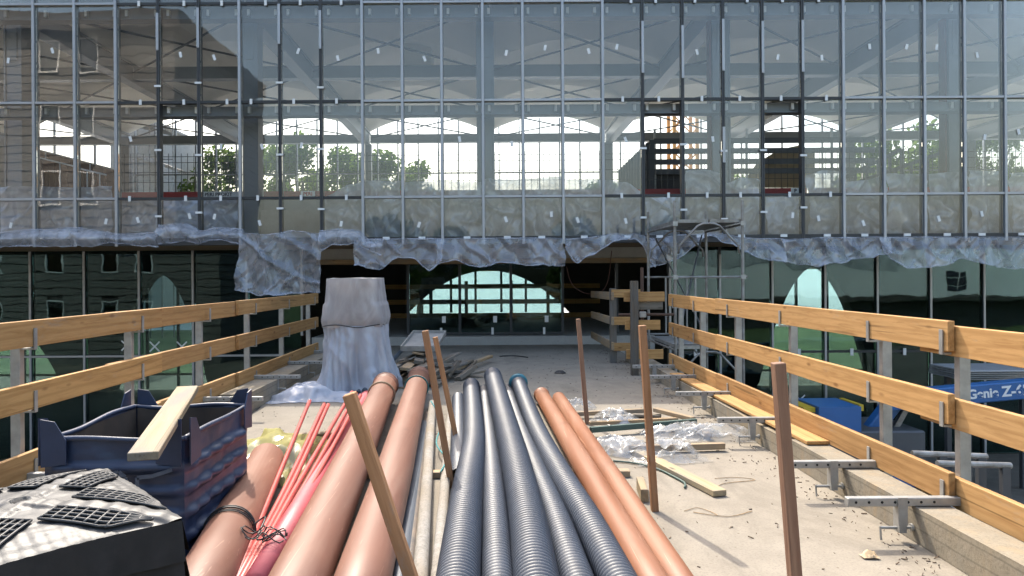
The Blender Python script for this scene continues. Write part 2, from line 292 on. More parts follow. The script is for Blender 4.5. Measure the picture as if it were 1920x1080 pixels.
def chamfer_mesh(L, t, w, c, mat):
    key = ('b', round(L, 3), round(t, 4), round(w, 4), c, mat)
    if key not in CACHE:
        mb = MB(); X = (0, L); vs = []; idx = {}
        if c <= 0: mb.box(0, L, -t/2, t/2, -w/2, w/2)
        else:
            for ix, x in enumerate((0, L)):
                for iy, y in enumerate((-t/2, t/2)):
                    for iz, z in enumerate((-w/2, w/2)):
                        sx, sy, sz = (1 - 2*ix), (1 - 2*iy), (1 - 2*iz)
                        for ax, d in enumerate(((0, c, c), (c, 0, c), (c, c, 0))):
                            idx[(ix, iy, iz, ax)] = len(vs); vs.append((x + sx*d[0], y + sy*d[1], z + sz*d[2]))
            I = lambda a, b, d, e: idx[(a, b, d, e)]
            fs = []
            for i in (0, 1):
                fs.append([I(i,0,0,0), I(i,1,0,0), I(i,1,1,0), I(i,0,1,0)]); fs.append([I(0,i,0,1), I(1,i,0,1), I(1,i,1,1), I(0,i,1,1)]); fs.append([I(0,0,i,2), I(1,0,i,2), I(1,1,i,2), I(0,1,i,2)])
            for a in (0, 1):
                for b in (0, 1):
                    fs.append([I(0,a,b,1), I(1,a,b,1), I(1,a,b,2), I(0,a,b,2)]); fs.append([I(a,0,b,0), I(a,1,b,0), I(a,1,b,2), I(a,0,b,2)]); fs.append([I(a,b,0,0), I(a,b,1,0), I(a,b,1,1), I(a,b,0,1)])
                    for d in (0, 1): fs.append([I(a,b,d,0), I(a,b,d,1), I(a,b,d,2)])
            ctr = Vector((L/2, 0, 0)); out = []
            for f in fs:
                p = [Vector(vs[k]) for k in f]; n = (p[1]-p[0]).cross(p[2]-p[0]); m_ = sum(p, Vector()) / len(p) - ctr
                out.append(f if n.dot(m_) > 0 else f[::-1])
            mb.add(vs, out)
        CACHE[key] = mb.mesh('bar', mat)
    return CACHE[key]
def bar(name, p, q, w, t, mat, parent=None, up=(0, 0, 1), c=0.0):
    """a straight member from p to q: w measured along up, t across"""
    Mt, L = frame(p, q, up); return link(bpy.data.objects.new(name, chamfer_mesh(L, t, w, c, mat)), parent, Mt)
def box(name, x0, x1, y0, y1, z0, z1, mat, parent=None, c=0.0):
    return bar(name, (x0, (y0+y1)/2, (z0+z1)/2), (x1, (y0+y1)/2, (z0+z1)/2), z1 - z0, y1 - y0, mat, parent, (0, 0, 1), c)
def rod(name, p, q, r, mat, parent=None, n=8):
    p, q = Vector(p), Vector(q); Mt, L = frame(p, q, (0, 0, 1)); key = ('r', round(L, 3), r, mat, n)
    if key not in CACHE: CACHE[key] = MB().tube([(0, 0, 0), (L, 0, 0)], r, n).mesh('rod', mat, False)
    return link(bpy.data.objects.new(name, CACHE[key]), parent, Mt)
def text(name, s, size, mat, parent, Mw, bold=0.0, sx=1.0):
    cu = bpy.data.curves.new('lettering', 'FONT'); cu.body = s; cu.size = size; cu.extrude = 0.003; cu.offset = bold; cu.align_x = 'CENTER'; cu.align_y = 'CENTER'
    tmp = bpy.data.objects.new('tmp', cu); COL.objects.link(tmp); dg = bpy.context.evaluated_depsgraph_get()
    me = bpy.data.meshes.new_from_object(tmp.evaluated_get(dg)); bpy.data.objects.remove(tmp); me.materials.clear(); me.materials.append(M[mat])
    if sx != 1.0: me.transform(Matrix.Diagonal((sx, 1, 1, 1)))
    return link(bpy.data.objects.new(name, me), parent, Mw)
FACE_CAM = Matrix.Rotation(rad(90), 4, 'X')                      # letters readable from -Y
FACE_BACK = Matrix.Rotation(rad(180), 4, 'Z') @ FACE_CAM         # letters readable from +Y
def struct(o, label=None): return tag(o, label, None, None, 'structure')
def poly(pts, t):
    """interpolate a polyline of vectors by t along its x"""
    x = pts[0][0] + (pts[-1][0] - pts[0][0]) * t
    for a, b in zip(pts, pts[1:]):
        if a[0] <= x <= b[0]: k = (x - a[0]) / max(1e-6, b[0] - a[0]); k2 = k*k*(3-2*k); return x, a[1] + (b[1] - a[1]) * (0.5*k + 0.5*k2)
    return x, pts[-1][1]
def fbm(x, y, z=0.0, o=4): return noise.fractal(Vector((x, y, z)), 0.9, 2.1, o)

# ================================================================ the setting
struct(MB().grid(lambda u, v: (-400 + 800*u, -300 + 900*v, -3.0), 40, 40).obj('ground', 'earth'), 'trodden brown earth of the building site below the bridge')
def lawn_z(Y): return -2.9 + max(0.0, min(1.0, (Y - 36) / 9.0)) * 1.4
struct(MB().grid(lambda u, v: (-60 + 120*u, 35 + 10*v, lawn_z(35 + 10*v)), 20, 6).obj('lawn', 'grass'), 'green grass bank beyond the far side of the hall')
struct(MB().grid(lambda u, v: (-120 + 240*u, 45 + 50*v, -1.5 + 4.0*v), 12, 8).obj('paved_slope', 'pave'), 'pale sunlit paving rising behind the grass bank')
struct(MB().grid(lambda u, v: (-90 + 180*u, -80 + 70*v, -2.96), 12, 8).obj('meadow', 'grass'), 'grass behind the viewer seen mirrored in the glass')
XL, XR = -3.25, 2.756
deck = struct(MB().box(XL - 0.25, XR + 0.25, -8, 18.2, -0.6, 0.0).obj('bridge_deck', 'deck'), 'dusty pale concrete deck of the bridge to the entrance')
kr = struct(MB().box(XR, XR + 0.24, -8, 6.55, 0.004, 0.232).box(XR + 0.006, XR + 0.23, 6.56, 14.6, 0.004, 0.205).obj('kerb_right', 'kerb'), 'board marked concrete kerb along the right edge of the bridge')
kl = struct(MB().box(XL - 0.24, XL, -8, 9.1, 0.004, 0.232).box(XL - 0.24, XL + 0.10, 9.11, 16.5, 0.004, 0.26).obj('kerb_left', 'kerb'), 'concrete kerb along the left edge of the bridge')
step = struct(MB().box(-4.6, 4.2, 18.2, 30, -0.3, 0.22).obj('entrance_step', 'slab'), 'grey concrete step and floor of the entrance')
for y in (-2, 5, 12): struct(MB().box(-2.6, 2.2, y, y + 0.6, -3, -0.6).obj('bridge_pier', 'slab'), 'concrete pier under the bridge deck')

# ================================================================ the glass building
YU, YL, YF = 15.9, 18.6, 33.0
B = thing('glass_building', (0, 17, -3), 'glass fronted hall under construction with steel frame and white vaulted ceiling', 'building')
mpx = [-12, 64, 141, 218, 297, 373, 450, 525, 602, 680, 755, 829, 906, 981, 1056, 1131, 1206, 1281, 1357, 1431, 1506, 1582, 1658, 1734, 1809, 1885, 1960]
MX = [P(p, 300, YU).x for p in mpx]; ROWS = [2.63, 3.55, 5.71, 7.92, 8.40]
capped = set(mpx) - {297, 373, 525, 602, 1206, 1281, 1357, 1431, 1506}
def Zp(py, px=906, Y=YU): return P(px, py, Y).z
part_caps = {297: [(25, 95)], 373: [(15, 90)], 525: [(8, 83)], 602: [(20, 92)], 1206: [(40, 137)], 1281: [(48, 147)], 1357: [(36, 133), (238, 305)], 1431: [(40, 137)], 1506: [(38, 135)]}
mull = {}
for p, x in zip(mpx, MX):
    m = box('mullion', x - 0.035, x + 0.035, YU, YU + 0.16, 2.50, 8.40, 'gasket' if p not in capped else 'steel', B); mull[p] = m
    if p in capped: box('cover_strip', x - 0.029, x + 0.029, YU - 0.032, YU - 0.002, 2.48, 8.40, 'alu', m, 0.004)
    else:
        for s in (-1, 1): box('gasket_strip', x + s*0.02 - 0.008, x + s*0.02 + 0.008, YU - 0.012, YU - 0.001, 2.52, 8.39, 'darksteel', m)
        for a, b in part_caps[p]: box('cover_strip', x - 0.029, x + 0.029, YU - 0.036, YU - 0.014, Zp(b, p), Zp(a, p), 'alu', m, 0.004)
        for cy_ in ((166, 290, 402) if p < 700 else (280, 400)):
            z = Zp(cy_ + R.uniform(-12, 12), p); box('clip', x - 0.075, x + 0.075, YU - 0.03, YU - 0.013, z - 0.022, z + 0.022, 'white', m)
missing = {(297, 1), (1206, 1), (1431, 1)}
for i in range(len(mpx) - 1):
    x0, x1 = MX[i] + 0.036, MX[i+1] - 0.036; cap = mpx[i] in capped and mpx[i+1] in capped
    for r, z in enumerate(ROWS[:4]):
        z_ = z; t = box('transom', x0, x1, YU + 0.002, YU + 0.12, z_ - 0.03, z_ + 0.03, 'gasket' if (not cap or r == 0) else 'steel', B)
        if cap and r > 0: box('cover_strip', x0 - 0.003, x1 + 0.003, YU - 0.026, YU + 0.001, z_ - 0.026, z_ + 0.026, 'alu', t, 0.004)
        elif r > 0: 
            xc = (x0 + x1)/2 + R.uniform(-.2, .2); box('clip', xc - 0.028, xc + 0.028, YU - 0.02, YU + 0.001, z_ - 0.06, z_ + 0.06, 'white', t)
        elif mpx[i] > 640: xc = (x0 + x1)/2 + R.uniform(-.1, .1); box('clip', xc - 0.075, xc + 0.075, YU - 0.02, YU + 0.001, z_ - 0.03, z_ + 0.03, 'white', t)
    for r in range(4):
        if (mpx[i], r) in missing: continue
        g = box('glass_pane', x0 + 0.002, x1 - 0.002, YU + 0.03, YU + 0.05, ROWS[r] + 0.032, ROWS[r+1] - 0.032, 'g_up', B)
        pc = Matrix.Translation(((x0 + x1)/2, YU + .04, (ROWS[r] + ROWS[r+1])/2)); tl_ = pc @ Matrix.Rotation(R.gauss(0, .0016), 4, 'X') @ Matrix.Rotation(R.gauss(0, .0022), 4, 'Z') @ pc.inverted()
        WM[g] = tl_ @ WM[g]; g.matrix_basis = WM[B].inverted() @ WM[g]
        if R.random() < (0, 0.5, 0.75, 0)[r] + (0.75 if r == 0 else 0):
            xs = x0 + R.uniform(0.3, 0.85) * (x1 - x0); zs = {0: Zp(412), 1: Zp(262), 2: Zp(100)}[r] + R.uniform(-0.14, 0.14); a = R.uniform(-0.4, 0.4)
            bar('sticker', (xs, YU + 0.027, zs - 0.062), (xs + 0.12*math.sin(a), YU + 0.027, zs + 0.062), 0.06, 0.003, 'white', g, (1, 0, 0))
# girts behind the transoms, with brackets
for z in (5.71, 7.92):
    gt = box('girt', -24, 24, YU + 0.28, YU + 0.46, z - 0.24, z - 0.04, 'steel', B)
    box('flange', -24, 24, YU + 0.22, YU + 0.52, z - 0.265, z - 0.243, 'steel', gt)
    for x in MX:
        for s in (-1, 1): box('bracket', x + s*0.14 - 0.03, x + s*0.14 + 0.03, YU + 0.2, YU + 0.278, z - 0.2, z - 0.06, 'white', gt)
# frame: columns, girders, tie rods, vaults
SB = 5.6; X0 = -0.1; YS = (17.0, 22.33, 27.67, 33.0); ZG = 8.45
vault = MB()
def vz(u, v, t=0.0): w = 2*u - 1; q = 2*v - 1; return ZG + t + 0.78*(1 - w*w) + 0.45*(1 - w*w)*(1 - q*q)
vault.grid(lambda u, v: (SB*u, 5.33*v, vz(u, v)), 20, 10); vault.f = [f[::-1] for f in vault.f]; vault.grid(lambda u, v: (SB*u, 5.33*v, vz(u, v, 0.18)), 20, 10)
vm = vault.mesh('vault_shell', 'plaster', True)
for i in range(-5, 6):
    x = X0 + SB*i
    for y in YS:
        if y == YS[0] or y == YS[3]:
            w_ = 0.17 if y == YS[0] else 0.2
            c = box('column', x - w_, x + w_, y - 0.16, y + 0.16, 2.63 if y == YS[0] else 3.785, ZG - 0.5, 'steel', B, 0.01)
            if y == YS[0]:
                for s in (-1, 1): box('column_flange', x + s*w_ - 0.02 + s*0.02, x + s*w_ + 0.02 + s*0.02, y - 0.19, y + 0.19, 2.64, ZG - 0.55, 'steel', c)
                if i in (-1, 1, 2): box('primer_plate', x - w_ - .09, x - w_ - .045, y - .12, y + .12, 2.66, ZG - .6, 'primer', c)
                sp = box('splice_plate', x - 0.1, x + 0.1, y - 0.185, y - 0.165, 6.95, 7.75, 'steel', c)
        if i < 5:
            tb = box('cross_beam', x + 0.16, x + SB - 0.16, y - 0.12, y + 0.12, ZG - 0.42, ZG - 0.06, 'steel', B)
            box('flange', x + 0.16, x + SB - 0.16, y - 0.17, y + 0.17, ZG - 0.45, ZG - 0.423, 'steel', tb)
    gd = box('girder', x - 0.1, x + 0.1, 16.9, 33.2, ZG - 0.52, ZG - 0.02, 'steel', B)
    box('flange', x - 0.18, x + 0.18, 16.9, 33.2, ZG - 0.56, ZG - 0.523, 'steel', gd); box('gutter', x - 0.15, x + 0.15, 16.9, 33.2, ZG - 0.017, ZG + 0.06, 'steel', gd)
    if i < 5:
        for k in range(3):
            link(bpy.data.objects.new('vault_shell', vm), B, Matrix.Translation((x, YS[k], 0)))
            rod('tie_rod', (x + 0.2, YS[k] + 0.2, ZG - 0.2), (x + SB - 0.2, YS[k+1] - 0.2, ZG - 0.2), 0.03, 'darksteel', B, 6)
            rod('tie_rod', (x + SB - 0.2, YS[k] + 0.2, ZG - 0.25), (x + 0.2, YS[k+1] - 0.2, ZG - 0.25), 0.03, 'darksteel', B, 6)
box('added_roof_strip', -28, 28, 15.85, 17.0, 8.405, 8.47, 'steel', B)  # out-of-view roof strip, added to stop sun leaking between facade and vaults
for px, py, Y in ((784, 150, 24.5), (1322, 148, 24.5)):
    p = P(px, py, Y); hb = MB().box(-0.62, 0.62, -0.75, 0.75, -0.04, 0.04).obj('roof_hatch', 'darksteel', B, False, Matrix.Translation(p + Vector((0, 0, 0.25))) @ Matrix.Rotation(0.12, 4, 'X'))
    MB().box(-0.5, 0.5, -0.6, 0.6, 0.045, 1.2).obj('hatch_shaft', 'plaster', hb, False, WM[hb])
# floor, slab edge, soffit, lintel
box('floor_slab', -28, 28, 17.93, 33.6, 3.38, 3.78, 'slab', B)
box('slab_edge_wall', -28, 28, 16.95, 17.15, 2.62, 3.378, 'slab', B)
box('soffit', -28, 28, 16.1, 19.0, 2.50, 2.617, 'oldtan', B)
box('base_plate', -28, 28, YU + 0.005, YU + 0.2, 2.50, 2.597, 'gasket', B)
box('lintel', -4.5, 4.2, 18.35, 18.85, 2.22, 2.497, 'slab', B); box('timber_lath', -4.5, 4.2, 18.3, 18.36, 2.09, 2.216, 'oldtan', B)
box('storey_ceiling', -28, 28, 19.01, 33.5, 3.0, 3.36, 'shade_painted_concrete', B)
for s in (-1, 1): box('side_wall', s*28 - 0.2, s*28 + 0.2, 16, 33.5, -3, 8.4, 'slab', B)
# far facade
k = 0
for j in range(-25, 26):
    x = 0.43 + 0.95*j; fm = box('mullion', x - 0.03, x + 0.03, YF + 0.3, YF + 0.42, 3.78, ZG + 0.76, 'steel', B)
for j in range(-25, 25):
    x = 0.43 + 0.95*j
    box('glass_pane', x + 0.032, x + 0.918, YF + 0.34, YF + 0.36, 3.8, 6.6, 'g_far', B)
for z in (6.62,): pass
box('transom', -24, 24, YF + 0.305, YF + 0.415, 6.61, 6.67, 'steel', B)
# lower glazing
lpx = [-45, 57, 158, 261, 362, 463, 566, 664, 765, 862, 958, 1055, 1157, 1256, 1350, 1448, 1547, 1645, 1745, 1845, 1945]
LX = [P(p, 560, YL).x for p in lpx]
for i, (p, x) in enumerate(zip(lpx, LX)):
    if 600 < p < 765: continue
    ent = 700 < p < 1100; z0 = 0.24 if ent or 560 < p < 1200 else -2.98
    m = box('mullion', x - 0.035, x + 0.035, YL, YL + 0.14, z0, 2.08 if 500 < p < 1240 else 2.495, 'gasket', B)
    if not ent and p != 1157: box('cover_strip', x - 0.028, x + 0.028, YL - 0.03, YL - 0.002, z0, 2.30 if p > 1100 else 2.49, 'alu', m, 0.004)
    if i == len(lpx) - 1 or (566 <= p < 765) or (1055 <= p < 1256): continue
    xa, xb = x + 0.037, LX[i+1] - 0.037; zt = P(480 if p > 1100 else 667, 667, YL).z; zt = -0.27
    top = 2.495
    if ent:
        g = box('glass_pane', xa, xb, YL + 0.04, YL + 0.06, 0.3, 2.07, 'g_low', B); box('transom', xa, xb, YL + 0.001, YL + 0.12, 0.24, 0.298, 'gasket', B)
        xs = xa + 0.7*(xb - xa); box('sticker', xs - 0.05, xs + 0.05, YL + 0.034, YL + 0.038, 0.55, 0.72, 'white', g); box('clip', xs - 0.1, xs - 0.04, YL - 0.02, YL + 0.0, 0.23, 0.42, 'white', g)
    else:
        tr = box('transom', xa, xb, YL + 0.001, YL + 0.12, zt - 0.03, zt + 0.03, 'gasket', B)
        if p < 500: box('cover_strip', xa - 0.006, xb + 0.006, YL - 0.026, YL - 0.001, zt - 0.026, zt + 0.026, 'alu', tr, 0.004)
        else: box('clip', (xa+xb)/2 - 0.04, (xa+xb)/2 + 0.04, YL - 0.02, YL - 0.001, zt - 0.1, zt + 0.08, 'white', tr)
        g1 = box('glass_pane', xa, xb, YL + 0.04, YL + 0.06, zt + 0.032, top, 'g_low', B)
        g2 = box('glass_pane', xa, xb, YL + 0.04, YL + 0.06, -2.95, zt - 0.032, 'g_low', B)
        if p in (158, 261, 1448, 1547): 
            pts = {158: [(237, 648)], 261: [(290, 650), (341, 650)], 1448: [(1500, 750)], 1547: [(1600, 770)]}[p]
            for cx, cyy in pts:
                c = P(cx, cyy, YL + 0.036); gg = g1 if c.z > zt else g2
                for s in (-1, 1): bar('tape_strip', c + Vector((-0.13, -0.001*s, -0.13*s)), c + Vector((0.13, -0.001*s, 0.13*s)), 0.035, 0.0015, 'white', gg, (0, 0, 1))
# arched wall at the back of the lower storey, its shade painted into the concrete
arches = [(-14.0, 1.93, 1.29, 1.93), (-20.6, -0.1, 1.9, 1.6), (-0.1, 2.02, 3.5, 1.85), (13.76, 2.1, 1.38, 1.58)]
def arch_z(x):
    best = -3.0
    for (xc, zp, hw, drop) in arches:
        best = max(best, zp - drop * ((x - xc) / hw) ** 2)
    return best
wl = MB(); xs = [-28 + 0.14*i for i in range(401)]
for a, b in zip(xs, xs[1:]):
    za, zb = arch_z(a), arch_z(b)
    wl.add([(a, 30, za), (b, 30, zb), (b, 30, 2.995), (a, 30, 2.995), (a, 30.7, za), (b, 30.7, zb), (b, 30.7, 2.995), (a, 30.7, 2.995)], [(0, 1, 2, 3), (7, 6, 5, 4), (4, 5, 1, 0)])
wl.obj('arched_wall', 'shade_painted_concrete', B)
for (xc, zp, hw, drop) in arches:
    for dx in (-1.6, -0.55, 0.55, 1.6) if hw > 3 else (-0.7, 0.62):
        za = zp - drop * (dx / hw) ** 2; box('arch_mullion', xc + dx - 0.05, xc + dx + 0.05, 30.3, 30.4, -2.95 if hw < 3 else 0.23, za, 'gasket', B)
    box('glass_pane', xc - 2.6 if hw < 3 else xc - 4.2, xc + 2.6 if hw < 3 else xc + 4.2, 30.42, 30.44, -2.95 if hw < 3 else 0.23, zp - 0.02, 'g_far', B)

# ================================================================ bridge guard rails
def guardrail(side, X, posts, boards, label, near_in):
    g = thing('timber_guardrail', (X, 6, 0), label, 'guardrail'); s = side
    for (ya, yb, off, zt) in boards:
        x = X + s * (0.024 + off)
        for k, z in enumerate((1.44, 0.96, 0.44)):
            bar('board', (x, ya, z - 0.1 - zt[0]), (x, yb, z - 0.1 - zt[1]), 0.2, 0.045, 'board', g, (0, 0, 1), 0.003)
    for i, y in enumerate(posts):
        px_ = X + s * 0.135; y0 = y
        po = bar('post', (px_, y0, -0.35), (px_, y0, 1.30 if i else 1.34), 0.075, 0.055, 'galv', g, (1, 0, 0), 0.003)
        for z in (1.44, 0.96, 0.44):
            bb = MB().box(X - s*0.006 - 0.004, X - s*0.006 + 0.004, y0 - 0.018, y0 + 0.018, z - 0.225, z - 0.06).box(min(X - s*0.006, px_), max(X - s*0.006, px_), y0 - 0.018, y0 + 0.018, z - 0.226, z - 0.212)
            bb.obj('board_bracket', 'galv', po)
        xi = X - s * 0.68; z0 = 0.236 if abs(X) < 3.2 or y < 9.1 else 0.265
        a, b = min(xi, px_ + s*0.03), max(xi, px_ + s*0.03)
        tb = box('clamp_tube', a, b, y0 - 0.1, y0 - 0.045, z0, z0 + 0.055, 'galv', po, 0.004)
        hl = MB()
        for q in range(7): xx = xi + s * (0.05 + 0.085*q); hl.tube([(xx, y0 - 0.1015, z0 + 0.028), (xx, y0 - 0.1, z0 + 0.028)], 0.009, 8)
        hl.obj('hole_shade_disc', 'void', tb); xj = X - s * 0.33  # dark discs proud of the tube paint the shade inside its holes
        MB().box(xj - 0.03, xj + 0.03, y0 - 0.112, y0 - 0.106, z0 - 0.12, z0 + 0.06).box(xj - 0.025, xj + 0.025, y0 - 0.11, y0 - 0.04, z0 - 0.17, z0 - 0.006).obj('clamp_jaw', 'galv', tb)
        MB().tube([(xj - s*0.13, y0 - 0.075, z0 - 0.145), (X - s*0.26, y0 - 0.075, z0 - 0.145)], 0.011, 8).tube([(X - s*0.265, y0 - 0.075, z0 - 0.145), (X - s*0.25, y0 - 0.075, z0 - 0.145)], 0.026, 10).tube([(xj - s*0.13, y0 - 0.075, z0 - 0.135), (xj - s*0.126, y0 - 0.078, z0 - 0.225)], 0.007, 6).obj('screw_handle', 'galv', tb)
    return g
guardrail(1, 3.0, [3.2, 4.72, 5.64, 7.36, 9.0, 10.5, 11.7], [(-2.0, 5.05, 0.05, (0.035, 0.035)), (4.66, 9.5, 0, (0, 0.0)), (9.505, 12.0, 0.003, (0.01, 0.0))],
          'bright timber guardrail of three board rows along the sunlit right bridge edge', 1)
guardrail(-1, -3.5, [3.6, 5.44, 7.12, 8.83, 10.56, 12.3, 14.1], [(-2.0, 7.55, 0.0, (0.0, 0.0)), (6.6, 9.9, 0.05, (0.0, 0.012)), (9.85, 14.4, 0.0, (0, 0))],
          'shaded timber guardrail of three board rows along the left bridge edge', 1)
tag(bar('plank', (2.87, 11.0, 0.226), (2.90, 6.3, 0.256), 0.032, 0.2, 'board', None, (0, 0, 1), 0.004), 'long yellow plank lying on top of the right kerb', 'plank')
# the end fence by the entrance on the right
ef = thing('end_fence', (3, 13, 0), 'weathered timber barrier with thick posts closing the right rail beside the entrance', 'fence')
pA = P(1190, 700, 12.5); pB = P(1150, 690, 14.3)
bar('post', (pA.x, 12.5, 0.0), (pA.x, 12.5, 1.66), 0.13, 0.1, 'old', ef, (1, 0, 0), 0.005)
bar('post', (pB.x, 14.3, 0.0), (pB.x, 14.3, 1.50), 0.13, 0.1, 'old', ef, (1, 0, 0), 0.005)
for z, xa, xb in ((1.38, 2.36, 3.08), (0.88, 2.38, 3.0), (0.36, 2.40, 3.05)): bar('board', (xa, 12.58, z), (xb, 12.58, z), 0.17, 0.04, 'board', ef, (0, 0, 1), 0.004)
for z, xa, xb in ((1.40, 2.42, 3.05), (0.85, 2.42, 2.9), (0.33, 2.45, 3.05)): bar('board', (xa, 14.22, z), (xb, 14.22, z), 0.16, 0.04, 'board', ef, (0, 0, 1), 0.004)
for z in (1.35, 0.85, 0.35): bar('board', (2.43, 14.1, z), (2.50, 17.6, z - 0.05), 0.16, 0.04, 'oldtan', ef, (0, 0, 1), 0.004)
bar('grey_board', (2.62, 12.63, 1.22), (3.06, 12.63, 1.22), 0.14, 0.03, 'old', ef)
rod('prop', (2.72, 12.75, 0.1), (2.72, 12.75, 1.9), 0.03, 'rust', ef); rod('brace_tube', (2.3, 12.78, 1.05), (3.3, 12.78, 1.05), 0.025, 'rust', ef)
box('coupler', 2.66, 2.78, 12.68, 12.72, 1.0, 1.11, 'galv', ef, 0.01)

# ================================================================ pipes and stakes on the deck
def smooth_path(pts, n):
    out = []
    for i in range(n + 1):
        t = i / n * (len(pts) - 1); k = min(int(t), len(pts) - 2); f = t - k
        p0, p1, p2, p3 = pts[max(k-1, 0)], pts[k], pts[k+1], pts[min(k+2, len(pts)-1)]
        out.append(0.5 * ((2*p1) + (p2 - p0)*f + (2*p0 - 5*p1 + 4*p2 - p3)*f*f + (3*p1 - p0 - 3*p2 + p3)*f*f*f))
    return out
def extend(pts, back=1.2): d = (pts[-1] - pts[-2]).normalized(); return pts + [pts[-1] + d * back]
def hollow(mb, pts, r, n=24, wall=0.008):
    """outer skin, rim and inner skin of a pipe; pts run from the far open end"""
    d = (pts[1] - pts[0]).normalized(); L = min(0.8, (pts[1]-pts[0]).length * 0.9)
    path = [pts[0] + d*L, pts[0]] ; mb.tube(path, r - wall, n, False)
    a = len(mb.v) - n; b = len(mb.v); mb.tube(pts, r, n, False)
    for k in range(n): mb.f.append((a + k, a + (k+1) % n, b + (k+1) % n, b + k))
    e = len(mb.v) - n; mb.f.append(tuple(e + k for k in range(n)))
def smooth_pipe(name, pts, r, mat, label, socket=0, group='pipes on the bridge deck', n=32):
    o = thing(name, pts[-1], label, 'pipe', group); path = extend(pts)
    mb = MB(); hollow(mb, path, r, n, 0.009); body = mb.obj('barrel', mat, o, True)
    if socket:
        d = (path[1] - path[0]).normalized(); s = MB(); q = path[0]
        prof = [(0.0, r*1.04), (0.0, r*1.13), (0.02, r*1.15), (0.05, r*1.13), (0.055, r*1.09), (socket, r*1.08), (socket + 0.05, r*1.0)]
        s.tube([q + d*(a - 0.015) for a, _ in prof], [b for _, b in prof], n, False); s.obj('socket', mat, o, True)
    return o
def corrugated(name, pts, r, label, pitch=0.042):
    o = thing(name, pts[-1], label, 'pipe', 'corrugated pipes on the bridge deck'); ctrl = extend(pts)
    L = sum((b - a).length for a, b in zip(ctrl, ctrl[1:])); nr = int(L / pitch); n = nr * 6
    path = smooth_path(ctrl, 160); cum = [0.0]
    for p, q in zip(path, path[1:]): cum.append(cum[-1] + (q - p).length)
    even = []; k = 0
    for i in range(n + 1):
        t = cum[-1] * i / n
        while k < len(cum) - 2 and cum[k+1] < t: k += 1
        even.append(path[k].lerp(path[k+1], (t - cum[k]) / max(1e-9, cum[k+1] - cum[k])))
    path = even; prof = (1.0, 1.01, 1.0, 0.94, 0.90, 0.94); mb = MB()
    d = (path[6] - path[0]).normalized(); mb.tube([path[0] + d*0.5, path[0]], r*0.88, 28, False); a = len(mb.v) - 28; b = len(mb.v)
    mb.tube(path, [r * prof[i % 6] for i in range(n + 1)], 28, False)
    for k in range(28): mb.f.append((a + k, a + (k+1) % 28, b + (k+1) % 28, b + k))
    mb.obj('corrugated_barrel', 'black', o, True); return o, path
def Z8(x, y): return 560 + x / 2.4544, 640 + y / 2.4544
def pts8(*l): return [G(*Z8(x, y), z) for x, y, z in l]
smooth_pipe('drain_pipe', [G(723, 722, .26), G(667, 852, .20), G(611, 978, .17), G(566, 1080, .165)], 0.158, 'brown', 'thick brown drain pipe with socket and pale strap, left of the two long ones', 0.12)
smooth_pipe('drain_pipe', [G(786, 708, .24), G(740, 880, .19), G(682, 1080, .155)], 0.150, 'brown', 'thick brown drain pipe with socket, right of the two long ones', 0.12)
smooth_pipe('drain_pipe', [G(500, 862, .16), G(388, 1080, .16)], 0.147, 'brown', 'short thick brown pipe tied with black wire next to the blue bin')
smooth_pipe('sewer_pipe', pts8((1118, 248, .12), (1350, 640, .11), (1594, 1060, .10)), 0.096, 'orange', 'orange sewer pipe with socket lip beside the corrugated pipes', 0.09)
smooth_pipe('sewer_pipe', pts8((1197, 262, .11), (1450, 640, .10), (1700, 1030, .09)), 0.086, 'orange', 'plain orange sewer pipe outermost on the right of the bundle')
corrugated('corrugated_pipe', pts8((795, 205, .14), (808, 440, .12), (775, 700, .115), (735, 1080, .12)), 0.122, 'black corrugated pipe, the thick leftmost one, bending right at its far end')
corrugated('corrugated_pipe', pts8((855, 228, .09), (885, 500, .085), (905, 800, .085), (918, 1080, .09)), 0.097, 'thin black corrugated pipe between the two thickest corrugated pipes')
corrugated('corrugated_pipe', pts8((893, 158, .30), (958, 400, .20), (1000, 560, .16), (1050, 800, .13), (1090, 1080, .125)), 0.127, 'thick black corrugated pipe in the middle whose far end rises highest')
corrugated('corrugated_pipe', pts8((960, 225, .09), (1020, 400, .085), (1095, 600, .085), (1180, 810, .085), (1272, 1080, .095)), 0.098, 'thin black corrugated pipe right of the highest one')
p5, path5 = corrugated('corrugated_pipe', pts8((1010, 190, .22), (1090, 400, .15), (1200, 610, .11), (1330, 830, .10), (1458, 1080, .105)), 0.106, 'black corrugated pipe with a teal ring on its far end')
d5 = (path5[8] - path5[0]).normalized(); MB().tube([path5[0] - d5*0.03, path5[0] - d5*0.03, path5[0] + d5*0.02, path5[0] + d5*0.10, path5[0] + d5*0.10], [0.1, 0.13, 0.138, 0.13, 0.108], 28, False).obj('end_ring', 'teal', p5, True)
corrugated('corrugated_pipe', pts8((735, 262, .10), (737, 380, .09), (738, 470, .085)), 0.085, 'short black corrugated pipe behind the leftmost thick one')
for zx, zy, bx, by, r, m, lab in ((615, 285, 560, 1080, .046, 'greypipe', 'pale grey dusty pipe next to the brown pipes'), (698, 335, 640, 1080, .04, 'greypipe', 'thin pale grey pipe beside the leftmost corrugated pipe'),
                                 (590, 335, 500, 1080, .036, 'rustpipe', 'thin rusty brown pipe hugging the brown drain pipe'), (575, 380, 470, 1080, .045, 'conduit', 'dark grey pipe in the shadow beside the right brown pipe')):
    smooth_pipe('thin_pipe', [G(*Z8(zx, zy), r + .02), G(*Z8(bx, by), r + .02)], r, m, lab, 0, 'thin pipes between the big ones', 16)
smooth_pipe('pink_pipe', [G(688, 744, .12), G(640, 822, .11), G(560, 962, .10)], 0.085, 'pink', 'pink pipe lying along the left brown drain pipe')
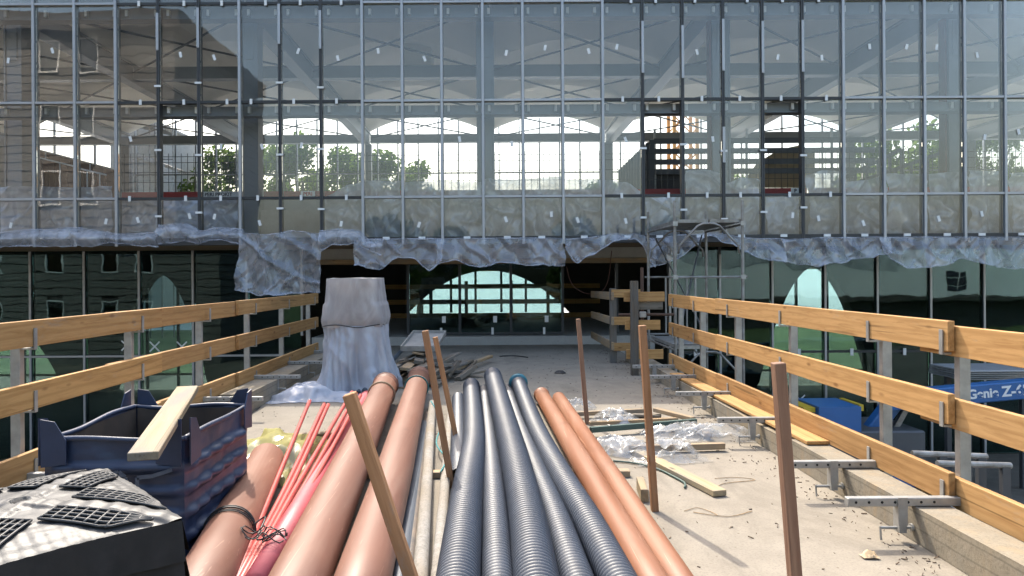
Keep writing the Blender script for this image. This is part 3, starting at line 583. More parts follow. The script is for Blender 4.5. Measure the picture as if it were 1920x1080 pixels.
for i, (a, b, c, lab) in enumerate((((580.6, 752), (525, 886), (462, 1040), 'red conduit rod with the separate far end, leftmost of the bundle'), ((608, 758), (545, 895), (470, 1040), 'red conduit rod second from the left in the bundle'),
                    ((615.5, 759), (554, 895), (478, 1040), 'red conduit rod third from the left in the bundle'), ((660, 735), (569, 890), (486, 1040), 'red conduit rod third from the right in the bundle'),
                    ((668, 738), (580, 895), (493, 1040), 'red conduit rod second from the right in the bundle'), ((676, 741), (590, 900), (501, 1040), 'red conduit rod nearest to the pink pipe'))):
    rp = [G(*a, .30), G(*b, .17), G(*c, .13)]; path = extend(smooth_path(rp, 10), 1.0)
    tag(MB().tube(path, 0.021, 10).obj('conduit_rod', 'redrod', None, True), lab, 'rod', 'red conduit rods')
for (a, b, r, lab) in (((684, 733), (742, 672), .045, 'dark grey conduit lying from the brown pipes to the timber pile'), ((671, 735), (722, 690), .028, 'thinner dark grey conduit left of the other by the timber pile')):
    smooth_pipe('conduit', [G(*a, r + .03), G(*b, r + .03) + Vector((0, 0, .03))], r, 'conduit', lab, 0, 'dark conduits by the timber pile', 14)
def wire_loop(mb, c, d, r, n, jit, seed, thick=0.004):
    d = d.normalized(); a = d.cross(Vector((0, 0, 1))).normalized(); b = a.cross(d)
    q = random.Random(seed)
    for k in range(n):
        off = q.uniform(-jit, jit); rr = r + q.uniform(0.003, 0.014); tw = q.uniform(-.05, .05)
        mb.tube([c + d*(off + tw*math.sin(t)) + (a*math.cos(t) + b*math.sin(t))*rr for t in [2*math.pi*i/28 for i in range(29)]], thick, 5, False)
pa, pb = G(500, 862, .16), G(388, 1080, .16); c0 = pa.lerp(pb, 0.74)
wl_ = MB(); wire_loop(wl_, c0, pb - pa, 0.147, 6, 0.03, 3)
e1 = G(482, 1012, .2); wl_.tube(smooth_path([c0 + Vector((.15, 0, .05)), c0 + Vector((.22, .03, .09)), e1, e1 + Vector((.1, .05, .03))], 12), 0.006, 6)
for k in range(5):
    cc = e1 + Vector((R.uniform(-.05, .12), R.uniform(-.06, .06), R.uniform(.02, .05))); wl_.tube([cc + Vector((math.cos(t)*.07, math.sin(t)*.05, .03*math.sin(2*t + k))) for t in [i*.45 for i in range(14)]], 0.004, 5)
tag(wl_.obj('tie_wire', 'cable', None, True), 'black wire wound round the short brown pipe and the red rods', 'wire')
st = MB(); q0, q1 = G(723, 722, .26), G(667, 852, .20); wire_loop(st, q0.lerp(q1, .2), q1 - q0, 0.160, 3, .03, 5, 0.008)
tag(st.obj('strap', 'oldtan', None, True), 'pale strap round the socket end of the left brown drain pipe', 'strap')
st = MB(); q0, q1 = G(786, 708, .24), G(740, 880, .19); wire_loop(st, q0.lerp(q1, .18), q1 - q0, 0.152, 2, .02, 6, 0.006)
tag(st.obj('rope_loop', 'rope', None, True), 'teal rope loops round the socket of the right brown drain pipe', 'rope')
st = MB(); st.tube(smooth_path([G(808, 752, .3), G(828, 790, .15), G(818, 830, .1), G(836, 860, .1), G(826, 885, .1)], 24), 0.008, 6)
tag(st.obj('teal_rope', 'rope', None, True), 'teal rope trailing between the pale grey pipes', 'rope')
def stake(top, bot, Y, w, mat, label, lean=0.0):
    a = P(*top, Y); b = P(*bot, Y); k = a.z / (a.z - b.z) if a.z != b.z else 1; base = a + (b - a) * k; base.z = 0.0; base.y += lean
    tag(bar('wooden_stake', base, a, w, w * 0.85, mat, None, (0, -1, 0), 0.004), label, 'stake', 'stakes holding the pipes')
stake((655, 738), (770, 1080), 3.55, 0.072, 'stake', 'thick leaning wooden stake in front of the brown drain pipes')
stake((797, 620), (846, 905), 5.9, 0.062, 'stake', 'tallest leaning wooden stake between brown and corrugated pipes')
stake((816, 632), (857, 830), 7.2, 0.058, 'stake', 'leaning wooden stake just behind the tallest one at the timber pile')
stake((1084, 598), (1101, 795), 8.4, 0.058, 'stake_red', 'slim wooden stake standing farthest back right of the corrugated pipes')
stake((1204, 610), (1228, 962), 5.28, 0.06, 'stake', 'upright light wooden stake right of the orange pipes')
stake((1459, 680), (1490, 1080), 3.6, 0.066, 'stake_red', 'dark reddish wooden stake nearest to the right kerb')
# ground battens under the pipes
tag(bar('bearer_batten', G(506, 826, .05), G(622, 818, .05), 0.1, 0.09, 'oldtan', None, (0, 0, 1), .004), 'dark wooden bearer under the far ends of the red rods', 'timber')
tag(bar('bearer_batten', (-1.35, 6.2, .03), (1.2, 6.2, .03), 0.05, 0.09, 'oldtan'), 'wooden bearer lying under the middle of the pipes', 'timber')

# ================================================================ blue bin and plank, black formwork domes
bn = thing('steel_bin', (-2.2, 4.7, 0), 'dented dark blue steel stacking bin with corner lugs, plank across it', 'bin')
bx0, bx1, by0, by1, bz0, bz1 = -2.66, -1.83, 4.22, 5.30, 0.06, 0.80
def binwall(p, q, nrm):
    p, q = Vector(p), Vector(q); L = (q - p).length
    def fn(u, v):
        z = bz0 + (bz1 - bz0) * v; rib = 0.036 * max(0.0, math.cos(v * 5.2 * 2 * math.pi)) ** 0.7 if 0.06 < v < 0.92 else 0.0
        edge = min(1, min(u, 1-u) * 12); dent = 0.018 * fbm(p.x*3 + u*3, v*3, p.y)
        wave = 0.012 * math.sin(u * L * 30) * (1 if rib > 0.01 else 0) if abs(nrm[0]) > .5 else 0
        return p + (q - p) * u + Vector(nrm) * ((rib + wave) * edge + dent * edge) + Vector((0, 0, z))
    return fn
for a, b, n_ in (((bx0, by0, 0), (bx1, by0, 0), (0, -1, 0)), ((bx1, by0, 0), (bx1, by1, 0), (1, 0, 0)), ((bx1, by1, 0), (bx0, by1, 0), (0, 1, 0)), ((bx0, by1, 0), (bx0, by0, 0), (-1, 0, 0))):
    w = MB(); w.grid(binwall(a, b, n_), 40, 56); wo = w.obj('side_wall', 'blue', bn, True)
    n3 = Vector(n_); i = MB(); i.grid(lambda u, v: Vector(a) - n3*0.02 + (Vector(b) - Vector(a))*(0.03 + 0.94*u) + n3*0.006*fbm(u*4, v*3, n_[0]) + Vector((0, 0, bz0 + 0.02 + (bz1 - bz0 - 0.03)*v)), 12, 10)
    i.f = [f[::-1] for f in i.f]; i.obj('inner_face', 'binrust', wo, True)
    A, Bq = Vector(a), Vector(b); rm = MB(); rm.tube(smooth_path([A + Vector((0, 0, bz1)) , A.lerp(Bq, .3) + Vector((0, 0, bz1 + .008)) + n3*.01, A.lerp(Bq, .7) + Vector((0, 0, bz1 - .012)) - n3*.012, Bq + Vector((0, 0, bz1))], 16), 0.017, 6); rm.obj('rim', 'blue', wo, True)
box('floor', bx0 + .03, bx1 - .03, by0 + .03, by1 - .03, .1, .13, 'binrust', bn)
for cx, cyy, sx, sy in ((bx0, by0, 1, 1), (bx1, by0, -1, 1), (bx1, by1, -1, -1), (bx0, by1, 1, -1)):
    l = MB()
    def lug(o, ax, ay):
        t = Vector((-sy*0, 0, 0)); hw = 0.15
        prof = [(0, 0.64), (hw, 0.66), (hw, 0.80), (hw*0.55, 0.91), (0.0, 0.925)]; d = Vector((ax, ay, 0)); nrm = Vector((-sx if ay else 0, -sy if ax else 0, 0)) * 0.032
        f = [o + d*u + Vector((0, 0, z)) + nrm for u, z in prof]; bck = [p + nrm*0.25 for p in f]; n5 = 5
        l.add(f + bck, [(0, 1, 2, 3, 4), (9, 8, 7, 6, 5)] + [(k, (k+1) % n5, n5 + (k+1) % n5, n5 + k) for k in range(n5)])
    lug(Vector((cx, cyy, 0)), sx, 0); lug(Vector((cx, cyy, 0)), 0, sy); l.obj('corner_lug', 'blue', bn)
sp = MB(); yy = by0 - 0.062
def strokes(pts, w=0.02):
    for a, b in zip(pts, pts[1:]): sp.bar(a, b, w, 0.003, (0, 0, 1)) if abs((Vector(b)-Vector(a)).x) > abs((Vector(b)-Vector(a)).z) else sp.bar(a, b, w, 0.003, (1, 0, 0))
def wp(px, py): v = P(px, py, yy); return (v.x, yy, v.z)
strokes([wp(128, 893), wp(184, 890)], .03); strokes([wp(196, 935), wp(197, 905), wp(207, 890), wp(222, 886), wp(234, 895), wp(236, 935)], .028); strokes([wp(258, 940), wp(257, 896), wp(285, 893), wp(322, 881)], .022)
sp.obj('sprayed_mark', 'spray', bn)
tag(bar('scaffold_plank', G(352, 729, 0.955), G(268, 856, 0.865), 0.042, 0.145, 'mortar', None, (0, 0, 1), 0.004), 'mortar splashed grey plank laid across the blue bin', 'plank')
# black plastic formwork dome stack
fd = thing('formwork_dome', (-1.95, 2.85, 0), 'black plastic formwork dome with ribbed grids on a stack beside the blue bin', 'formwork')
C0 = Vector((-1.86, 2.79, 0)); HD = 0.64
def surf(x, y, up=0.0):
    r = max(abs(x + y), abs(x - y)) / HD
    return C0 + Vector((x, y, 0.868 - 0.035*(x*x + y*y)/(HD*HD) - 0.035*r**4 + 0.04*y + up))
def shape(x, y):
    p, q = max(abs(x), abs(y)), min(abs(x), abs(y)); r = math.hypot(x, y); h = 0.004*fbm(x*9, y*9)
    if q < 0.045: h += 0.010 * min(1, (0.045 - q)/0.012) + 0.003*math.sin(p*70)
    if r < 0.085: h += 0.006 if r > 0.032 else -0.03
    if q > 0.16: h += 0.0022*abs(math.sin((p - q)*48)) + 0.0022*abs(math.sin((p + q)*48))
    return h
def dia(u, v): a, b = 2*u - 1, 2*v - 1; return (a + b)*HD/2, (b - a)*HD/2
MB().grid(lambda u, v: surf(*dia(u, v), shape(*dia(u, v))), 110, 110).obj('top_shell', 'blackplastic', fd, True)
for (ax, ay) in ((1, 0), (-1, 0), (0, 1), (0, -1)):
    for sd in (-1, 1):
        L = lambda p, q, up: surf(ax*p - ay*q*sd, ay*p + ax*q*sd, up); gm = MB(); vd = MB()
        q1 = lambda p: max(0.06, min(0.165, (HD - 0.05 - p)*1.0))
        vd.grid(lambda u, v: L(0.18 + 0.37*u, 0.052 + (q1(0.18 + 0.37*u) - 0.052)*v, 0.008), 12, 4); vd.obj('slot_shade_sheet', 'void', fd, True)  # black sheet under the ribs paints the shade down in the slots
        for i in range(10): p = 0.18 + 0.041*i; gm.tube([L(p, 0.05 + (q1(p) - 0.05)*t/4, 0.013) for t in range(5)], 0.0055, 5)
        for j in range(5): gm.tube([L(0.18 + 0.37*t/10, 0.052 + (q1(0.18 + 0.37*t/10) - 0.052)*j/4, 0.013) for t in range(11)], 0.0055, 5)
        gm.obj('rib_grid', 'blackplastic', fd, True)
cor = [(HD, 0), (0, HD), (-HD, 0), (0, -HD)]
for k in range(4):
    e0, e1 = Vector(cor[k]), Vector(cor[(k+1) % 4])
    for lay in range(4):
        sk = MB()
        def skirt(u, v):
            e = e0.lerp(e1, u); p = surf(e.x, e.y); o = Vector((e.x, e.y, 0)).normalized(); on = Vector(((e0 + e1).x, (e0 + e1).y, 0)).normalized()
            rag = 0.02*fbm(u*8, k*3 + lay) * (1 + 2.5*max(0, abs(u - .5) - .4)); return p + on*(0.035*v + 0.012*(lay % 2) + rag*v) + Vector((0, 0, -0.14*lay - 0.15*v + (0.002 if lay == 0 else 0)))
        sk.grid(skirt, 24, 5); sk.obj('skirt', 'blackskirt', fd, True)
MB().tube([surf(0, 0, .012), surf(0, 0, .006)], 0.022, 16).obj('centre_plug', 'void', fd)
box('pallet_block', C0.x - .4, C0.x + .4, C0.y - .4, C0.y + .4, 0, .3, 'old', fd)

# ================================================================ timber pile, wrapped stack, loose sheets, debris
def loose(c, a, L, w, t, tilt, m, up):
    d = Vector((math.cos(a), math.sin(a), tilt)) * L / 2
    tag(bar('weathered_board', c - d, c + d, t, w, m, None, up, .003), 'weathered grey board in the jumbled pile beside the wrapped stack', 'board', 'boards of the jumbled pile')
for lay in range(6):
    xx = -1.98 + .13*lay
    while xx < -.82 - .07*lay:
        w = R.choice((.12, .16, .19)); loose(Vector((xx + w/2, 11.8 + R.uniform(-.2, .2) + .05*lay, .05 + .082*lay + R.uniform(-.012, .02))), rad(84 + R.uniform(-9, 9)), R.uniform(.8, 1.35), w, R.choice((.03, .045, .06)), R.uniform(-.03, .06), R.choice(('old', 'old', 'old', 'oldtan')), (R.uniform(-.35, .2), R.uniform(-.1, .1), 1)); xx += w + R.uniform(-.01, .07)
for k in range(16): loose(Vector((R.uniform(-1.05, -.4), R.uniform(11.7, 12.9), R.uniform(.05, .34))), rad(R.choice((60, 75, 95, 20, 110)) + R.uniform(-8, 8)), R.uniform(.45, .9), R.choice((.1, .14)), R.choice((.04, .07)), R.uniform(-.1, .3), 'old', (R.uniform(-.5, .5), 0, 1))
tag(bar('plank', G(800, 712, .12), G(920, 668, .12), .05, .1, 'oldtan', None, (0, 0, 1), .004), 'brown plank sticking out to the right of the jumbled timber pile', 'plank')
tag(bar('plank', G(838, 716, .04), G(700, 722, .04), .09, .14, 'old', None, (0, 0, 1), .004), 'squared grey timber at the foot of the jumbled pile', 'plank')
tr = thing('metal_tray', (-1.18, 12.5, .5), 'shallow grey metal tray tilted on top of the timber pile', 'tray'); tm = Matrix.Translation((-1.18, 12.55, .62)) @ Matrix.Rotation(rad(7), 4, 'X') @ Matrix.Rotation(rad(-3), 4, 'Z')
MB().box(-.29, .29, -.65, .65, 0, .012).obj('bottom', 'galv', tr, False, tm); MB().box(-.31, -.29, -.67, .67, -.03, .06).box(.29, .31, -.67, .67, -.03, .06).box(-.29, .29, -.67, -.65, -.03, .06).box(-.29, .29, .65, .67, -.03, .06).obj('side', 'galv', tr, False, tm)
def crease(a, b):
    return 1 - min(1.0, 3.0*abs(fbm(a, b, 1.3, 2)))
# wrapped stack
ws = thing('wrapped_stack', (-2.13, 11, 0), 'tall stack wrapped in dusty translucent sheeting tied round its middle', 'wrapped stack')
cx, cyy = -2.12, 11.15
def ring(u, z, hw, hd, fold, seed, pw=5.0):
    t = 2*math.pi*u; c, s = math.cos(t), math.sin(t); k = (abs(c)**pw + abs(s)**pw) ** (-1/pw)
    f = 1 + fold * (0.9*abs(math.sin(t*4.5 + seed + 1.2*math.sin(t*2 + z*1.5))) + 0.5*abs(math.sin(t*11 + 2.3*seed + z*2.2 + 2*math.sin(t*3))) + 1.0*fbm(c*1.6, s*1.6, z*.7 + seed, 3) - .6 + 0.35*crease(t*1.4 + z*1.6, z*1.1 - t*.5))
    return Vector((cx + c*k*hw*f, cyy + s*k*hd*f, z))
def upper(u, v):
    z = 1.0 + 0.74*v; hw = 0.47 - 0.07*v + (0.02 if v < .5 else 0); pinch = 1 - 0.07*math.exp(-((v)/.10)**2)
    p = ring(u, z, hw*pinch, .46*pinch, 0.06*(1 - .75*v), 2.0); p.z += 0.02*fbm(p.x*3, p.y*3); return p
MB().grid(upper, 120, 24).add([upper(i/40, 1) for i in range(40)], [tuple(range(40))]).obj('upper_wrap', 'film_brown', ws, True)
def lower(u, v):
    z = 1.02 * (1 - v); fl = v ** 1.4; return ring(u, max(0.01, z + 0.03*fbm(u*30, v*3)*v), .455 + .06*fl, .45 + .14*fl, 0.09 + 0.15*fl, 4.0, 4.0)
MB().grid(lower, 160, 30).obj('lower_wrap', 'film_wrap', ws, True)
MB().tube([ring(i/60, 1.02 + .02*math.sin(i*.5), .462, .47, .02, 2.0) for i in range(61)], 0.007, 5, False).obj('tie_cord', 'cable', ws)
for k in range(3): box('stacked_box', cx - .33, cx + .33, cyy - .34, cyy + .34, .02 + .56*k, .55 + .56*k, 'brickpile', ws)
def crumple(name, c, sx, sy, h, mat, label, cat, seed, nu=46, nv=36, rot=0.0, freq=3.0):
    def fn(u, v):
        a, b = 2*u - 1, 2*v - 1; r = min(1.0, math.hypot(a, b)); ed = 1 - r**3
        x = a*sx*(1 + .25*fbm(b*2, seed)) ; y = b*sy*(1 + .25*fbm(a*2, seed + 5)); n1 = 1 - min(1, 2.2*abs(fbm(a*freq*.5 + seed, b*freq*.5, 0, 2))); n2 = 1 - min(1, 2.2*abs(fbm(a*freq*1.3, b*freq*1.3 + seed, 3, 2)))
        x += .06*sx*fbm(a*5, b*5, seed); y += .06*sy*fbm(a*5, b*5, seed + 2)
        q = Matrix.Rotation(rot, 3, 'Z') @ Vector((x, y, 0)); return Vector(c) + q + Vector((0, 0, 0.012 + h*max(0, ed)*(.14 + .62*n1 + .10*n2)))
    return tag(MB().grid(fn, nu, nv).obj(name, mat, None, True), label, cat)
crumple('plastic_sheet', (-2.6, 10.4, 0), .62, .5, .26, 'film_wrap', 'crumpled grey sheeting spread on the deck at the foot of the wrapped stack', 'sheeting', 1.0, freq=1.7)
crumple('plastic_sheet', G(500, 862, 0), .62, .85, .30, 'film_yellow', 'crumpled yellowish plastic sheeting between the blue bin and the red rods', 'sheeting', 2.0, freq=1.8)
for i, (px, py, sx, sy, h, rot, lab) in enumerate(((1245, 858, .38, .26, .22, .2, 'crumpled clear plastic film beside the plank end under the light stake'), (1160, 848, .34, .22, .2, -.3, 'clear plastic film next to the outer orange pipe'),
        (1275, 815, .42, .22, .17, .1, 'shiny clear plastic film inside the batten frame'), (1345, 822, .45, .20, .19, -.1, 'long crumpled clear film along the short batten'), (1155, 792, .26, .3, .2, .6, 'clear plastic strip draped over the rear battens'), (1085, 766, .22, .16, .16, 0, 'small scrap of clear film at the shadow edge'))):
    crumple('plastic_film', G(px, py), sx, sy, h, 'film_clear', lab, 'plastic film', 10.0 + i*3, 44, 34, rot, 2.6)
for i, (a, b, w, t, m, z, lab) in enumerate((((1080, 776), (1206, 770), .05, .06, 'oldtan', .06, 'rear batten of the batten frame on the right deck'), ((1105, 794), (1270, 786), .04, .06, 'oldtan', .05, 'thin middle batten of the batten frame'), ((1107, 806), (1305, 790), .06, .05, 'green_edge', .08, 'green edged batten across the batten frame'),
        ((1228, 768), (1300, 786), .05, .07, 'oldtan', .09, 'slanted batten at the back right of the batten frame'), ((1294, 796), (1330, 817), .05, .06, 'oldtan', .05, 'short slanted batten in front of the green edged batten'), ((1180, 841), (1358, 836), .06, .06, 'oldtan', .05, 'batten half covered by crumpled film in front of the frame'),
        ((1195, 847), (1350, 925), .045, .12, 'mortar', .03, 'plank lying askew on the sunlit deck right of the orange pipes'), ((1187, 778), (1240, 780), .03, .09, 'old', .03, 'short grey board inside the batten frame'))):
    tag(bar('batten' if i != 6 else 'plank', G(*a, z), G(*b, z), w, t, m, None, (0, 0, 1), .003), lab, 'timber')
tag(bar('wood_block', G(1200, 905, .05), G(1209, 930, .05), .1, .06, 'mortar', None, (0, 0, 1), .004), 'small wooden block tucked behind the outer orange pipe', 'timber')
def cord(name, pix, r, mat, label, cat='cable', z=None): return tag(MB().tube(smooth_path([G(x, y, z or r + .004) for x, y in pix], 8*len(pix)), r, 6).obj(name, mat, None, True), label, cat)
cord('hose', [(1150, 864), (1195, 869), (1235, 880), (1262, 893), (1283, 905), (1284, 914)], .010, 'green_edge', 'thin green hose curling under the askew plank')
cord('string', [(1283, 958), (1310, 952), (1345, 966), (1300, 960), (1365, 968), (1410, 958)], .003, 'oldtan', 'thin yellow string tangled on the sunlit deck', 'string')
cord('string', [(1340, 897), (1380, 895), (1415, 900), (1352, 908), (1335, 930)], .003, 'oldtan', 'thin yellow string near the end of the askew plank', 'string')
cord('cable', [(488, 752), (510, 745), (535, 741), (560, 745), (545, 736)], .008, 'cable', 'black cable bunched on the deck by the left kerb')
cord('cable', [(545, 741), (598, 739), (620, 744), (660, 741), (668, 731)], .009, 'cable', 'black cable along the front of the crumpled grey sheeting')
cord('cable', [(430, 800), (455, 788), (475, 772), (488, 760), (470, 745), (478, 735), (490, 740)], .006, 'cable', 'black cable curling up beside the left kerb')
cord('cable', [(937, 668), (950, 667), (968, 667), (990, 670)], .012, 'cable', 'short piece of black cable on the shaded deck')
tag(crumple('rag', G(1050, 700), .1, .07, .06, 'cable', 'small dark rag on the shaded deck', 'rag', 8.0, 14, 10), 'small dark rag on the shaded deck', 'rag')
tag(crumple('dry_leaf', G(1630, 1046), .05, .035, .05, 'ply', 'curled dry leaf on the deck near the right kerb', 'leaf', 9.0, 10, 8), 'curled dry leaf on the deck near the right kerb', 'leaf')
ch = MB()
for k in range(1300):
    y = 3.6 + 13.5 * R.random()**1.3; edge = R.random() < .35; x = (XR - abs(R.gauss(0, .18))) if edge else R.uniform(-3.0, 2.7)
    if x > XR - .02: continue
    s = R.uniform(.004, .011); a = R.uniform(0, 6.28); l = R.uniform(1, 3.8); ch.bar((x, y, s*.3), (x + math.cos(a)*s*l, y + math.sin(a)*s*l, s*.3 + R.uniform(0, .01)), s*.5, s*R.uniform(.4, 1.0))
tag(ch.obj('debris', 'chip'), 'small chips and crumbs strewn over the deck', None, None, 'stuff')

# ================================================================ plastic sheeting on the facade
def hang(name, top, bot, Y, mat, label, fold=0.10, seed=0.0, nu=90, nv=26, sag=0.0, bulge=0.0):
    tp = [tuple(P(x, y, Y).xz) for x, y in top]; bt = [tuple(P(x, y, Y).xz) for x, y in bot]
    def fn(u, v):
        xa, za = poly(tp, u); xb, zb = poly(bt, u); x = xa + (xb - xa)*v; z = za + (zb - za)*v
        wob = 1.4*fbm(x*.55 + seed, z*.35, 2.0, 2); k1 = abs(math.sin(x*2.3 + wob*1.6 + z*.5 + seed)); k2 = math.sin(x*8.5 + wob*3 + z*2.2 + seed*3); k3 = crease(x*1.1 + 1.5*z + seed, z*.5 - .8*x)
        y = Y - bulge*math.sin(math.pi*v) - fold*(.3 + .7*v)*(.75*k1 + .16*k2*(.4 + k1)) - fold*.55*k3 - fold*.2*crease(x*2.4 - 2.2*z + seed*2, z + x*.5)
        return Vector((x + .05*fbm(x*2, z*2, seed + 4), y, z + .035*fbm(x*3 + seed, z*3, 7)*(.3 + v)))
    o = tag(MB().grid(fn, nu*2, nv).obj(name, mat, None, True), label, 'plastic sheet', 'plastic sheets on the facade')
    if mat == 'film_blue':
        for v_ in (0.0, 1.0): MB().tube([fn(i/80, v_) + Vector((0, -.012, .012)) for i in range(81)], [.006 + .014*abs(math.sin(i*.17 + seed))*abs(math.sin(i*.043 + seed)) for i in range(81)], 6).obj('gathered_hem', mat, o, True)
    return o
YO = YU - 0.06
hang('plastic_sheet', [(-30, 440), (70, 432), (150, 428), (225, 440), (300, 438)], [(-30, 468), (60, 462), (130, 464), (220, 458), (300, 464)], YO, 'film_blue', 'rolled bluish plastic along the bottom edge of the upper glazing, far left', .10, 1, bulge=.14)
hang('plastic_sheet', [(298, 424), (350, 420), (380, 434), (420, 428), (456, 432)], [(298, 458), (340, 452), (375, 458), (420, 452), (456, 458)], YO, 'film_blue', 'bulging bluish plastic along the upper glazing edge left of the hanging flap', .10, 2, bulge=.16)
hang('plastic_sheet', [(452, 438), (500, 442), (550, 434), (604, 440)], [(441, 545), (490, 552), (530, 554), (603, 548)], YO - .05, 'film_blue', 'large bluish plastic flap hanging low beside the wrapped stack', .12, 3, nv=40)
hang('plastic_sheet', [(600, 434), (640, 431), (672, 434), (692, 450), (718, 452)], [(600, 472), (625, 460), (665, 456), (690, 470), (714, 480)], YO - .02, 'film_blue', 'short bluish plastic drooping to a point right of the hanging flap', .12, 4, bulge=.1)
hang('plastic_sheet', [(664, 452), (720, 449), (765, 449), (830, 449)], [(664, 498), (710, 507), (750, 484), (775, 484), (805, 508), (832, 490)], YO, 'film_blue', 'bluish plastic with a deep dip above the left of the glass doors', .14, 5, nu=110)
hang('plastic_sheet', [(820, 449), (900, 448), (980, 448), (1058, 448)], [(820, 494), (860, 490), (895, 502), (950, 492), (985, 498), (1058, 498)], YO - .03, 'film_blue', 'bluish plastic curtain above the middle of the glass doors', .12, 6, nu=110)
hang('plastic_sheet', [(1058, 450), (1100, 448), (1150, 440), (1190, 440), (1230, 452)], [(1058, 470), (1082, 494), (1110, 478), (1150, 452), (1190, 448), (1228, 502)], YO - .04, 'film_blue', 'bluish plastic arching over the dark opening right of the doors', .12, 7, nu=110)
hang('plastic_sheet', [(1215, 450), (1280, 442), (1340, 438), (1400, 448), (1470, 450)], [(1215, 502), (1270, 484), (1330, 444), (1370, 458), (1420, 486), (1470, 492)], YO - .01, 'film_blue', 'bluish plastic behind the scaffold tower top', .12, 8, nu=110)
hang('plastic_sheet', [(1465, 450), (1560, 447), (1670, 446)], [(1465, 492), (1530, 500), (1600, 488), (1670, 474)], YO - .03, 'film_blue', 'sagging bluish plastic curtain right of the scaffold tower', .13, 9, nu=110)
hang('plastic_sheet', [(1650, 447), (1760, 446), (1850, 446), (1960, 446)], [(1650, 476), (1700, 504), (1760, 498), (1800, 486), (1870, 504), (1960, 506)], YO, 'film_blue', 'bluish plastic curtain at the far right of the facade', .13, 10, nu=110)
YI = YU + 0.14
IN = [([(-20, 352), (80, 350), (140, 352), (215, 350)], 'milky sheet behind the glass at the far left corner bays'), ([(222, 376), (300, 377), (448, 376)], 'milky sheet behind the low glass between the far left bays and the uncovered bays'),
      ([(602, 377), (660, 345), (690, 340), (753, 341)], 'milky sheet with a rising left corner behind the glass left of centre'), ([(757, 342), (830, 340), (904, 341)], 'milky sheet behind the two bays left of the middle column'),
      ([(908, 336), (980, 337), (1054, 331)], 'milky sheet with the highest edge right of the middle column'), ([(1058, 338), (1130, 337), (1170, 342), (1203, 360)], 'milky sheet sloping down to the timber stair bay'),
      ([(1208, 372), (1279, 369)], 'milky sheet with rolled top below the open timber stair bay'), ([(1283, 322), (1320, 318), (1354, 326)], 'milky rounded sheet in the bay left of the steel column'),
      ([(1359, 345), (1390, 333), (1429, 338)], 'milky sheet with a hump beside the open plywood bay'), ([(1433, 370), (1504, 368)], 'milky sheet below the open plywood bay'),
      ([(1509, 328), (1540, 320), (1580, 322)], 'milky sheet bright and rounded right of the plywood bay'), ([(1584, 342), (1620, 338), (1656, 329)], 'milky sheet with a rising edge third bay from the plywood'),
      ([(1660, 326), (1732, 328)], 'milky sheet behind the glass fourth from the right edge'), ([(1736, 328), (1770, 324), (1807, 325)], 'milky sheet behind the glass third from the right edge'), ([(1811, 320), (1883, 322)], 'milky sheet behind the glass second from the right edge'), ([(1887, 325), (1965, 325)], 'milky sheet behind the last glass bay at the right edge')]
for i, (tp, lab) in enumerate(IN):
    bt = [(tp[0][0], 449), ((tp[0][0] + tp[-1][0])/2, 449), (tp[-1][0], 449)]
    hang('plastic_sheet', tp, bt, YI + .30, 'film_in', lab, .2, 20 + i*1.7, 60, 36)

# ================================================================ inside the upper hall
def mesh_panel(x0, x1, Y, label, sign=None):
    o = thing('mesh_barrier', ((x0+x1)/2, Y, 3.78), label, 'barrier', 'mesh barriers along the hall edge'); w = MB(); n = max(2, int((x1-x0)/.15))
    for i in range(n + 1): x = x0 + (x1-x0)*i/n; w.bar((x, Y, 3.9), (x, Y, 4.93), .011, .011, (1, 0, 0))
    for z in (3.95, 4.2, 4.45, 4.7, 4.85): w.bar((x0, Y + .012, z), (x1, Y + .012, z), .013, .011)
    w.obj('wire_mesh', 'wire', o); tb = box('toe_board', x0, x1, Y - .03, Y - .01, 3.785, 3.95, 'red', o)
    if sign:
        px, s, wd = sign; x = P(px, 363, Y).x; sg = box('sign_plate', x - wd/2, x + wd/2, Y - .045, Y - .032, 3.80, 3.95, 'white', tb)
        text('lettering', s, .125, 'redink' if s == 'PERI' else 'blackink', tb, Matrix.Translation((x, Y - .05, 3.875)) @ FACE_CAM, .004)
    return o
YM = 18.0
ex = [P(p, 360, YM).x for p in (222, 378, 455, 545, 690, 905, 1056, 1205)]
mesh_panel(ex[0], ex[1] - .03, YM, 'dark wire mesh barrier with red toe board at the uncovered bay on the left')
mesh_panel(ex[1], ex[2] - .03, YM, 'mesh barrier with a wide white sign on its red toe board', (411, 'PERI PROKIT', 1.02))
mesh_panel(ex[2], ex[4] - .03, YM, 'mesh barrier with a small white sign on its red toe board', (578, 'PERI', .36))
mesh_panel(ex[4], ex[5] - .03, YM, 'mesh barrier behind the milky sheet left of the middle column')
mesh_panel(ex[5], ex[6] - .03, YM, 'mesh barrier behind the milky sheet right of the middle column')
mesh_panel(ex[6], ex[7] - .03, YM, 'mesh barrier running up to the timber stair')
mesh_panel(P(1206, 350, YM).x, P(1356, 350, YM).x, YM, 'mesh barrier in front of the timber stair boards')
mesh_panel(P(1359, 350, YM).x, P(1512, 350, YM).x, YM, 'mesh barrier in front of the plywood panel', (1490, 'P', .22))
mesh_panel(P(1515, 350, YM).x, P(1960, 350, YM).x, YM, 'mesh barrier behind the covered bays at the right')
sr = thing('stair_guard', P(1350, 360, 21), 'dark timber guard of horizontal boards round the stair opening', 'guard'); 
for py in (262, 281, 301, 319): a, b = P(1226, py + 3, 21), P(1640, py, 21); bar('board', a, b, .16, .04, 'darksteel', sr)
for px in (1228, 1400, 1560): a = P(px, 300, 21.05); bar('post', (a.x, 21.06, 3.79), (a.x, 21.06, 6.1), .06, .06, 'galv', sr, (1, 0, 0))
box('infill_panel', P(1226, 0, 21).x, P(1352, 0, 21).x, 21.1, 21.14, 3.79, P(1280, 322, 21).z, 'roofing', sr)
